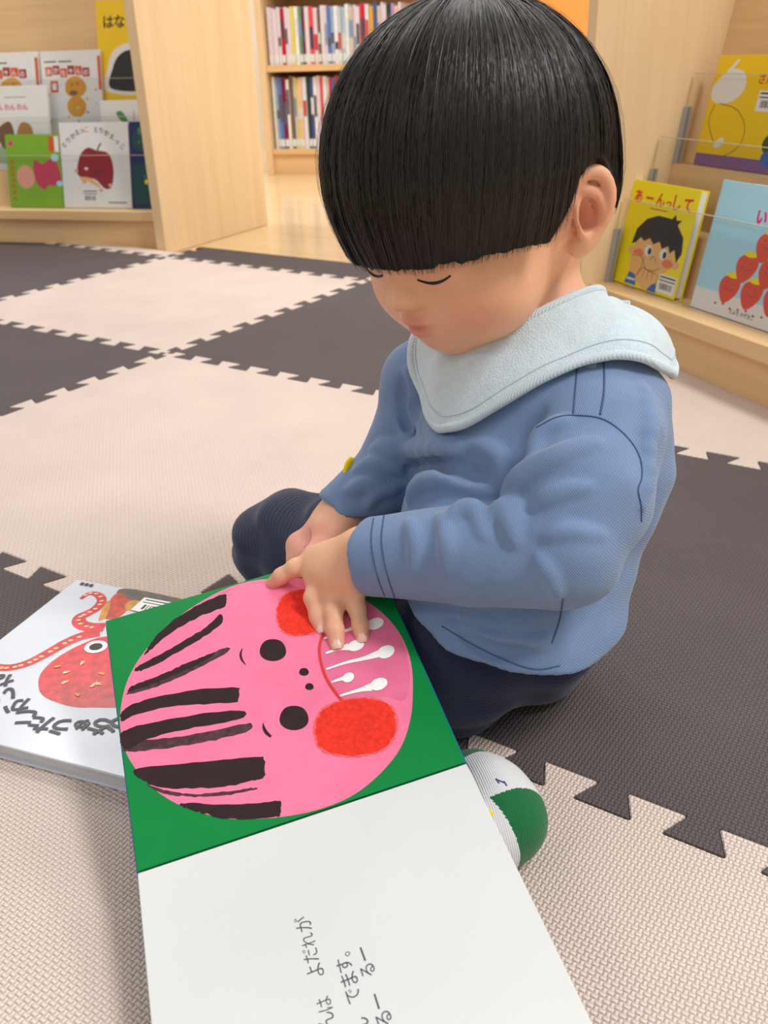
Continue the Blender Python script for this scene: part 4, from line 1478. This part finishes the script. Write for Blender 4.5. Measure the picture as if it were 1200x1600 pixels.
# finger nails on the resting hand
NAIL = mat('nail', (236, 186, 172), 0.28, 0.5)
for f in left_f[1:4]:
    tip, prev = f[-1][0], f[-2][0]
    d_ = unit(tip-prev)
    nrm = unit(-unit(ray(600, 800))*0.75+BZ*0.6)
    nrm = unit(nrm-d_*(nrm @ d_))
    sd = np.cross(d_, nrm)
    r = f[-1][1]
    V, Fc = [], []
    for i in range(5):
        for j in range(5):
            a, b = (i/4-0.5)*2, (j/4-0.5)*2
            V.append(tip+d_*(0.0006+a*0.0030)+sd*(b*r*0.66*(1-0.25*max(a, 0)**2))+nrm*(r*(1.0-0.28*b*b)+0.0001-0.0006*max(a, 0)))
    for i in range(4):
        for j in range(4):
            Fc.append((i*5+j, i*5+j+1, i*5+j+6, i*5+j+5))
    mesh('fingernail', V, Fc, NAIL, skin_o, smooth=True)
# palm creases
for q in ([(484, 824), (486, 836), (482, 848), (475, 856)],):
    pts = [surf(body, x, y) for x, y in q]
    if all(p is not None for p in pts):
        tube('palm_crease', spline(pts, 8), 0.0004, mat('crease', (196, 120, 104), 0.6), skin_o, 5)
# downcast eyes: lash lines; brows
for s in (-1, 1):
    pts = []
    for k in range(9):
        a = (k/8-0.5)*2
        x = s*0.030+a*0.0125
        z = -0.0315+0.0032*a*a+0.0008*a*s
        q = hd(x, 0.12, z)
        t = 0.0
        for _ in range(60):
            e = float(sdf(body[:30], (q-HF_*t)[None])[0])
            if e < 0.0002:
                break
            t += max(e*0.8, 0.0002)
        pts.append(q-HF_*t+HF_*0.0002)
    tube('lash_line', pts, np.interp(np.linspace(0, 1, 9), [0, 0.5, 1], [0.0005, 0.0011, 0.0006]), LASH, skin_o, 6)

# ---- trousers
lk = PZ(505, 1060, 0.040)
rk = PZ(455, 856, 0.050)
foot_h, foot_t, foot_a = PZ(790, 1283, 0.022), PZ(738, 1216, 0.020), PZ(745, 1312, 0.021)
pants = []
pants += [s_ell(PEL+[0, 0, -0.005], (0.072, 0.066, 0.062), TAX, 0.03)]
pants += chain([(P(815, 990, 0.705), 0.052), (PZ(690, 1035, 0.044), 0.046), (lk, 0.039)], 0.03)
pants += chain([(P(745, 900, 0.77), 0.058), (PZ(560, 872, 0.056), 0.054), (rk, 0.047)], 0.03)
pants += chain([(lk, 0.038), (PZ(560, 1160, 0.034), 0.031), (PZ(620, 1230, 0.034), 0.027)], 0.02)
pants += chain([(rk, 0.046), (PZ(560, 950, 0.04), 0.036), (PZ(640, 1000, 0.036), 0.03)], 0.02)
pants.append(s_plane((0, 0, 0.0012), (0, 0, -1), 0.004))
PD = unit((0.25, -0.2, 1.0))


def pant_disp(X):
    w = 0.0026*np.sin(X[..., 0]*95+X[..., 2]*60)*np.sin(X[..., 1]*70-X[..., 2]*90)+0.0016*np.sin(X[..., 2]*210+X[..., 0]*60)
    return w


trs = sculpt('trousers', pants, 0.0026, NAVY, person, disp=pant_disp)
trs['label'] = 'navy ribbed trousers'
# ---- sock
sock = chain([(foot_t, 0.0185), (PZ(765, 1245, 0.023), 0.0205), (foot_h, 0.0205)], 0.02)+chain([(foot_h, 0.0205), (foot_a, 0.019), (PZ(690, 1290, 0.018), 0.016), (PZ(640, 1270, 0.018), 0.016)], 0.02)
sock.append(s_plane((0, 0, 0.0012), (0, 0, -1), 0.006))
fx = unit(foot_h-foot_t)
FLEN = np.linalg.norm(foot_h-foot_t)
ankle_d = unit(foot_a-foot_h)


def sock_mat(cen):
    a = (cen-foot_t) @ fx
    b = (cen-foot_h) @ ankle_d
    m = np.zeros(len(cen))
    m[a < 0.002] = 1
    m[(a > FLEN+0.003) & (b < 0.012)] = 1
    return m


sk = sculpt('sock', sock, 0.0010, [SOCKW, SOCKG], person, faces_mat=sock_mat)
sk['label'] = 'white sock with green heel and toe'
q = hit('sock', 781, 1222)
if q is not None:
    for dx in (-1, 1):
        a_, b_ = hit('sock', 775, 1218+0), hit('sock', 790, 1224)
        tube('purple_letter', [a_, b_], 0.0006, mat('purple_thread', (110, 84, 160), 0.7), sk, 5)
        c_, d2 = hit('sock', 777+6*dx+4, 1219+2*dx), hit('sock', 782+6*dx+4, 1226+2*dx)
        tube('purple_letter', [c_, d2], 0.0006, MATS['purple_thread'], sk, 5)
q = hit('sock', 763, 1272)
if q is not None:
    V, Fc = [], []
    for i in range(7):
        for j in range(12):
            t_, rr_ = 2*math.pi*j/12, 0.0030*math.sin(math.pi/2*i/6)
            V.append(q-fx*0+CR*rr_*math.cos(t_)+CU*rr_*math.sin(t_)-CF*0.0012*math.cos(math.pi/2*i/6))
    for i in range(6):
        for j in range(12):
            Fc.append((i*12+j, i*12+(j+1) % 12, (i+1)*12+(j+1) % 12, (i+1)*12+j))
    mesh('yellow_dot', V, Fc, YPATCH, sk, smooth=True)

# ---- shirt
shirt = [s_ell(P(838, 690, 0.680), (0.086, 0.072, 0.086), TAX, 0.03),
         s_ell(P(795, 850, 0.692)+TF*0.008, (0.080, 0.078, 0.080), TAX, 0.04),
         s_ell(P(798, 955, 0.705)+TF*0.012, (0.082, 0.088, 0.062), TAX, 0.04),
         s_ell(P(795, 1015, 0.705)+TF*0.012, (0.080, 0.090, 0.060), TAX, 0.04),
         s_ell(P(845, 600, 0.678), (0.074, 0.050, 0.042), TAX, 0.03)]
shirt += chain([(P(945, 640, 0.645), 0.040), (LS, 0.045), (LU, 0.0435), (LE_, 0.0365)], 0.009)
shirt += chain([(LE_, 0.0365), (LM, 0.0330), (LC, 0.0285)], 0.0045)
shirt += chain([(P(735, 605, 0.72), 0.042), (RS, 0.038), (RU, 0.034), (RE_, 0.031), (RM, 0.029), (RC, 0.0265)], 0.009)
# back panel that stands out behind the sleeve
shirt += chain([(P(965, 640, 0.665), 0.030), (P(972, 735, 0.675), 0.028), (P(925, 860, 0.69), 0.032)], 0.03)
base_shirt = list(shirt)
ud = unit(LC-LM)
ur = unit(RC-RM)


def ridge(pts, r, k=0.012, sink=0.55, grow=True, op='u'):
    """a fold of cloth lying on the shirt, through points seen in the photograph"""
    q = [surf(base_shirt, x, y) for x, y in pts]
    q = [p for p in q if p is not None]
    if len(q) < 2 or max(np.linalg.norm(np.diff(q, axis=0), axis=1)) > 0.085:
        return []
    sp = spline(q, 3*len(q))
    n = len(sp)
    rr_ = r*np.sin(np.linspace(0.25, math.pi-0.25, n))**0.7
    vd = unit(sp.mean(0)-CAM)
    sg = sink if op == 'u' else -0.15
    cc = chain([(sp[i]+vd*rr_[i]*sg, rr_[i]) for i in range(n)], k)
    return [c[:5]+(k, op) for c in cc]


for pts, r in (([(606, 706), (640, 700), (690, 704), (735, 696)], 0.0075),
               ([(642, 782), (662, 756), (700, 750), (770, 772)], 0.0060),
               ([(640, 575), (636, 630), (640, 690), (645, 735)], 0.0050),
               ([(705, 812), (728, 797), (748, 806), (756, 835)], 0.0045),
               ([(768, 812), (786, 798), (798, 818), (806, 850)], 0.0050),
               ([(812, 810), (803, 780), (822, 745), (870, 715), (930, 695)], 0.0060),
               ([(832, 715), (848, 682), (885, 660)], 0.0050),
               ([(1000, 600), (1012, 680), (1004, 790)], 0.0050),
               ([(690, 975), (760, 1002), (820, 1008), (850, 1000)], 0.0040),
               ([(545, 768), (580, 758), (612, 768)], 0.0050),
               ([(560, 735), (590, 728), (625, 735)], 0.0050),
               ([(585, 705), (610, 700), (640, 708)], 0.0045),
               ([(600, 712), (620, 700), (640, 700)], 0.0035),
               ([(640, 815), (650, 850), (648, 900)], 0.0028),
               ([(690, 808), (700, 850), (695, 900)], 0.0030),
               ([(840, 870), (860, 900), (870, 930)], 0.0030),
               ([(840, 790), (870, 770), (920, 760)], 0.0035),
               ([(850, 840), (890, 830), (940, 835)], 0.0030),
               ([(660, 640), (690, 690), (720, 720)], 0.0040),
               ([(740, 690), (780, 715), (790, 760)], 0.0040),
               ([(575, 790), (590, 770), (625, 760)], 0.0028),
               ([(650, 600), (655, 650), (665, 690)], 0.0030)):
    shirt += ridge(pts, r*1.15, k=0.006, sink=0.42)
for pts, r in (([(804, 765), (806, 735), (818, 692), (846, 645)], 0.0040),
               ([(640, 730), (700, 728), (760, 748)], 0.0035), ([(628, 590), (630, 640), (638, 670)], 0.0030),
               ([(720, 990), (770, 1016), (830, 1020)], 0.0028)):
    shirt += ridge(pts, r, k=0.007, op='s')
# hem, cuffs
h1, h2, h3 = surf(base_shirt, 640, 958), surf(base_shirt, 738, 1040), surf(base_shirt, 858, 1064)
hemn = np.cross(h2-h1, h3-h1)
hemn = unit(hemn if hemn[2] < 0 else -hemn)
trunk = list(shirt)
hem_pl = [s_plane(h2, hemn, 0.005), s_plane((0, 0, 0.004), (0, 0, -1), 0.006)]


def shirt_disp(X):
    return 0.0009*np.sin(X[..., 0]*55+X[..., 1]*35)*np.sin(X[..., 2]*70+X[..., 1]*40)+0.0004*np.sin(X[..., 2]*170-X[..., 0]*120+X[..., 1]*60)


hollow = [s_cap(LC-ud*0.018, LC+ud*0.05, 0.0236, 0.0236, 0.003, 's'), s_cap(RC-ur*0.016, RC+ur*0.05, 0.0215, 0.0215, 0.003, 's')]
# open the sleeves: a wide blunt cut just past each cuff, then the hollow inside
cut = [s_ell(LC+ud*0.034, (0.030, 0.055, 0.055), np.stack([ud, unit(np.cross(ud, (0, 0, 1))), unit(np.cross(ud, np.cross(ud, (0, 0, 1))))]), 0.003, 's'),
       s_ell(RC+ur*0.032, (0.030, 0.040, 0.040), np.stack([ur, unit(np.cross(ur, (0, 0, 1))), unit(np.cross(ur, np.cross(ur, (0, 0, 1))))]), 0.003, 's')]
SHIRT_P = trunk+cut+hollow+hem_pl
sh = sculpt('shirt', SHIRT_P, 0.0020, SHIRT, person, disp=shirt_disp)
sh['label'] = 'dusty blue long-sleeved knit shirt'


def seam(name, pts, r=0.0007, material=THREAD, n=40, lift=0.0001):
    q = [hit('shirt', x, y, lift) for x, y in spline([(x, y) for x, y in pts], n)]
    q = [p for p in q if p is not None]
    if len(q) > 2:
        return tube(name, q, r, material, sh, 6)


seam('sleeve_seam', [(838, 668), (870, 652), (905, 649), (945, 656), (980, 683), (1000, 715), (1003, 745), (997, 765), (1002, 790), (1002, 815)], 0.0006)
seam('placket_seam', [(902, 575), (899, 610), (896, 646)], 0.0006)
seam('placket_seam', [(944, 566), (944, 610), (938, 648)], 0.0007)
seam('cuff_stitching', [(584, 806), (580, 840), (583, 870), (591, 905), (602, 934)], 0.0005)
seam('cuff_stitching', [(600, 805), (596, 840), (599, 870), (607, 905), (618, 938)], 0.0005)
seam('hem_stitching', [(690, 978), (740, 1008), (800, 1036), (840, 1046), (875, 1040)], 0.0005)
seam('side_seam', [(880, 935), (874, 970), (862, 1005)], 0.0006)
q = hit('shirt', 922, 571)
V, Fc = [], []
bn = unit(CAM-q)
ba = unit(np.cross(bn, (0, 0, 1)))
bb = np.cross(bn, ba)
for i, (rr_, hh_) in enumerate(((0.0, 0.0022), (0.0025, 0.0021), (0.0040, 0.0016), (0.0046, 0.0008), (0.0046, -0.002))):
    for j in range(20):
        t_ = 2*math.pi*j/20
        V.append(q+ba*rr_*math.cos(t_)+bb*rr_*math.sin(t_)+bn*hh_)
for i in range(4):
    for j in range(20):
        Fc.append((i*20+j, (i+1)*20+j, (i+1)*20+(j+1) % 20, i*20+(j+1) % 20))
fix_normals(mesh('snap_button', V, Fc, SNAP, sh, smooth=True))
# yellow elbow patch on the far sleeve
pe = next((q for q in (hit('shirt', x_, 733) for x_ in np.arange(500, 640, 1.5)) if q is not None), P(556, 734, 0.752))+CR*0.004
V, Fc = [], []
pn = unit(-CR*0.95+CF*0.25+CU*0.2)
pa = unit(np.cross(pn, (0, 0, 1)))
pb = np.cross(pn, pa)
for i in range(9):
    th_ = math.pi*i/8
    for j in range(20):
        t_ = 2*math.pi*j/20
        V.append(pe+(pa*math.cos(t_)+pb*math.sin(t_))*0.010*math.sin(th_)+pn*0.0035*math.cos(th_))
for i in range(8):
    for j in range(20):
        Fc.append((i*20+j, i*20+(j+1) % 20, (i+1)*20+(j+1) % 20, (i+1)*20+j))
fix_normals(mesh('elbow_patch', V, Fc, YPATCH, sh, smooth=True))

# ---- bib
outer = [(725, 674, .640), (790, 649, .628), (850, 604, .612), (920, 562, .598), (985, 552, .602), (1035, 574, .620), (1054, 588, .650), (1046, 552, .690), (1005, 508, .725),
         (930, 480, .765), (830, 482, .780), (740, 500, .775), (680, 530, .745), (654, 565, .710), (658, 625, .675), (684, 664, .650)]
inner = [(765, 545, .634), (805, 532, .630), (845, 506, .632), (890, 480, .640), (925, 467, .652), (955, 466, .668), (970, 472, .685), (960, 470, .705), (925, 470, .722),
         (880, 478, .735), (835, 486, .735), (795, 500, .725), (765, 516, .705), (745, 530, .685), (740, 541, .665), (748, 547, .648)]
NBIB, MB_ = 112, 16
ro = spline([P(*q) for q in outer], NBIB, True)
ri = spline([P(*q) for q in inner], NBIB, True)
V, Fc = [], []
cent = ri.mean(0)
for side in (0, 1):
    for j in range(MB_+1):
        t = j/MB_
        for i in range(NBIB):
            base = ri[i]*(1-t)+ro[i]*t
            outw = unit(base-cent+np.array([0, 0, 0.05]))
            bulge = 0.012*math.sin(math.pi*t)
            wav = 0.0018*math.sin(i*0.42+1.0)*t+0.0012*math.sin(i*0.9+t*5)*t
            V.append(base+outw*(bulge+wav)+(0 if side == 0 else -0.0032)*outw)
L = (MB_+1)*NBIB
for side in (0, 1):
    for j in range(MB_):
        for i in range(NBIB):
            k = (i+1) % NBIB
            f = (side*L+j*NBIB+i, side*L+j*NBIB+k, side*L+(j+1)*NBIB+k, side*L+(j+1)*NBIB+i)
            Fc.append(f if side == 0 else f[::-1])
for j in (0, MB_):
    for i in range(NBIB):
        k = (i+1) % NBIB
        Fc.append((j*NBIB+i, j*NBIB+k, L+j*NBIB+k, L+j*NBIB+i))
Vn = np.array(V)
under = base_shirt+body[:5]
for _ in range(10):                      # drape: push the cloth out of the shirt, then relax it
    d = sdf(under, Vn[:L])
    gx = np.stack([sdf(under, Vn[:L]+np.eye(3)[k]*0.0005)-d for k in range(3)], 1)/0.0005
    gx /= np.linalg.norm(gx, axis=1)[:, None]+1e-9
    mv = np.maximum(0.0075-d, 0)
    Vn[:L] += gx*mv[:, None]*0.8
    G = Vn[:L].reshape(MB_+1, NBIB, 3)
    sm = 0.25*(np.roll(G, 1, 1)+np.roll(G, -1, 1))+0.5*G
    sm[1:-1] = 0.5*sm[1:-1]+0.25*(G[2:]+G[:-2])
    sm[0] = G[0]
    Vn[:L] = (0.5*G+0.5*sm).reshape(-1, 3)
G = Vn[:L].reshape(MB_+1, NBIB, 3)
gn = np.cross(np.roll(G, -1, 1)-np.roll(G, 1, 1), np.gradient(G, axis=0))
gn /= np.linalg.norm(gn, axis=2)[..., None]+1e-9
if (gn.reshape(-1, 3)*(Vn[:L]-cent)).sum() < 0:
    gn = -gn
Vn[L:] = Vn[:L]-gn.reshape(-1, 3)*0.0032
V = [tuple(v) for v in Vn]
bib = fix_normals(mesh('bib', V, Fc, BIBM, person, smooth=True))
bib['label'] = 'pale blue terry bib'
tube('bib_binding', (Vn[MB_*NBIB:(MB_+1)*NBIB]+Vn[L+MB_*NBIB:L+(MB_+1)*NBIB])/2, 0.0033, BIBE, bib, 10, True)
tube('neck_binding', (Vn[:NBIB]+Vn[L:L+NBIB])/2, 0.0030, BIBE, bib, 10, True)
tp = P(972, 480, 0.700)
tfr = Frame(tp, CR, CU, -CF)
box('snap_tab', tfr, (-0.007, 0.006), (-0.006, 0.005), (-0.002, 0.0025), BIBE, bib, 0.0015)
row = MB_-3
tube('bib_stitching', Vn[row*NBIB:(row+1)*NBIB], 0.0005, mat('pale_thread', (176, 192, 202), 0.8), bib, 5, True)

# ---- hair
HAIRM = bpy.data.materials.new('black_hair')
HAIRM.use_nodes = True
_nt = HAIRM.node_tree
_b = _nt.nodes['Principled BSDF']
_b.inputs['Roughness'].default_value = 0.42
_b.inputs['Specular IOR Level'].default_value = 0.38
_ge = _nt.nodes.new('ShaderNodeNewGeometry')
_nz = _nt.nodes.new('ShaderNodeTexNoise')
_nz.inputs['Scale'].default_value = 300
_nt.links.new(_ge.outputs['Position'], _nz.inputs['Vector'])
_rp = _nt.nodes.new('ShaderNodeValToRGB')
_rp.color_ramp.elements[0].color = (0.009, 0.007, 0.006, 1)
_rp.color_ramp.elements[1].color = (0.020, 0.014, 0.011, 1)
_nt.links.new(_nz.outputs['Fac'], _rp.inputs['Fac'])
_nt.links.new(_rp.outputs['Color'], _b.inputs['Base Color'])
HE_C = np.array([0.0, -0.003, 0.012])
HE_R = np.array([0.0930, 0.1020, 0.0970])
WH = unit((0.012, -0.40, 0.92))
WA = unit(np.cross(WH, (1.0, 0, 0)))
WB = np.cross(WH, WA)


def hem_u(l, f):
    """height (head up axis) of the cut edge for a horizontal direction; l left, f front"""
    ps = math.degrees(math.atan2(abs(l), f))
    return float(np.interp(ps, [0, 35, 58, 72, 80, 90, 100, 110, 119, 127, 145, 180], [-0.014, -0.016, -0.020, -0.026, -0.016, 0.002, 0.006, 0.001, -0.020, -0.044, -0.056, -0.062]))


def hair_pt(al, be, off=0.0):
    """direction at polar angle be around the whorl, azimuth al"""
    d = WH*math.cos(be)+(WA*math.cos(al)+WB*math.sin(al))*math.sin(be)
    k = 1/math.sqrt(((d/HE_R)**2).sum())
    p = d*k
    if p[2] < -0.01:                     # below the widest point the hair falls straighter than an egg
        s_ = 1+0.30*min(1, (-0.01-p[2])/0.05)**1.5*0.35
        p = p*np.array([s_, s_, 1])
    n = unit(p/HE_R**2)
    return HE_C+p+n*off


NA, NTT = 220, 36
bhem = np.zeros(NA)
for i in range(NA):
    al = 2*math.pi*i/NA
    be = 0.3
    while be < 2.9:
        p = hair_pt(al, be)
        if p[2] < hem_u(p[0], p[1]):
            break
        be += 0.01
    bhem[i] = be
bh = lambda al: float(np.interp((al/(2*math.pi) % 1)*NA, np.arange(NA+1), np.append(bhem, bhem[0])))


def clump(al, t):
    return 0.0003*math.sin(al*47+1.3*math.sin(al*9))*t+0.0002*math.sin(al*83+2+t*2)*t+0.0006*math.sin(al*17+t*3)


V, Fc = [], []
for ly in (0, 1):
    for j in range(NTT+1):
        t = j/NTT
        for i in range(NA):
            al = 2*math.pi*i/NA
            b0 = bhem[i]+0.006*math.sin(i*1.7)+0.006*math.sin(i*0.63)
            q = hair_pt(al, 0.02+(b0-0.02)*t, clump(al, t) if ly == 0 else -0.007-0.004*(1-t))
            V.append(hd(*q))
L = (NTT+1)*NA
for ly in (0, 1):
    for j in range(NTT):
        for i in range(NA):
            k = (i+1) % NA
            f = (ly*L+j*NA+i, ly*L+j*NA+k, ly*L+(j+1)*NA+k, ly*L+(j+1)*NA+i)
            Fc.append(f if ly == 0 else f[::-1])
for i in range(NA):
    k = (i+1) % NA
    Fc.append((NTT*NA+i, NTT*NA+k, L+NTT*NA+k, L+NTT*NA+i))
# strands lying on the cap
NS, NP = 20000, 10
rs = np.random.default_rng(5)
al = rs.uniform(0, 2*math.pi, NS)
hb = np.interp((al/(2*math.pi) % 1)*NA, np.arange(NA+1), np.append(bhem, bhem[0]))
t0 = rs.uniform(0.0, 0.55, NS)**1.3
t1 = np.where(rs.random(NS) < 0.25, np.minimum(t0+0.2+rs.random(NS)*0.6, 1.0), rs.uniform(0.92, 1.02, NS))
lift = rs.uniform(0.0001, 0.0009, NS)+np.where(rs.random(NS) < 0.02, 0.003*rs.random(NS), 0)
sway = rs.normal(0, 0.03, NS)
wid = rs.uniform(0.00010, 0.00024, NS)
roll = rs.normal(0, 0.30, NS)
fq = np.linspace(0, 1, NP)[None]
tt = t0[:, None]+(t1-t0)[:, None]*fq
a2 = al[:, None]+sway[:, None]*(fq-0.5)*2*np.sin(fq*2.2)
be2 = 0.02+(hb[:, None]-0.02)*tt
off2 = 0.0003*np.sin(a2*47+1.3*np.sin(a2*9))*tt+0.0002*np.sin(a2*83+2+tt*2)*tt+0.0006*np.sin(a2*17+tt*3)+lift[:, None]*np.sin(0.35+fq*2.2)
dd = WH*np.cos(be2)[..., None]+(WA*np.cos(a2)[..., None]+WB*np.sin(a2)[..., None])*np.sin(be2)[..., None]
kk_ = 1/np.sqrt(((dd/HE_R)**2).sum(-1))
pp = dd*kk_[..., None]
s3 = 1+0.105*np.clip((-0.01-pp[..., 2])/0.05, 0, 1)**1.5
pp[..., 0] *= s3
pp[..., 1] *= s3
nn_ = pp/HE_R**2
nn_ /= np.linalg.norm(nn_, axis=-1)[..., None]
pp = HE_C+pp+nn_*off2[..., None]
pts = HC+pp @ HAX
tg = np.gradient(pts, axis=1)
sd = np.cross(tg, pts-HC)
sd /= np.linalg.norm(sd, axis=-1)[..., None]
nn = np.cross(sd, tg)
nn /= np.linalg.norm(nn, axis=-1)[..., None]
sv = sd*np.cos(roll)[:, None, None]+nn*np.sin(roll)[:, None, None]
ww = wid[:, None]*np.where(np.arange(NP) < NP-1, 1.0, 0.25)[None]
both = np.stack([pts+sv*ww[..., None], pts-sv*ww[..., None]], 2).reshape(-1, 3)
b0 = len(V)
V = np.concatenate([np.array(V), both])
idx = b0+2*(np.arange(NS)[:, None]*NP+np.arange(NP-1)[None]).reshape(-1)
Fc += np.stack([idx, idx+1, idx+3, idx+2], 1).tolist()
hair = mesh('hair', V, Fc, HAIRM, person, smooth=True)
hair['label'] = 'glossy black bowl cut'
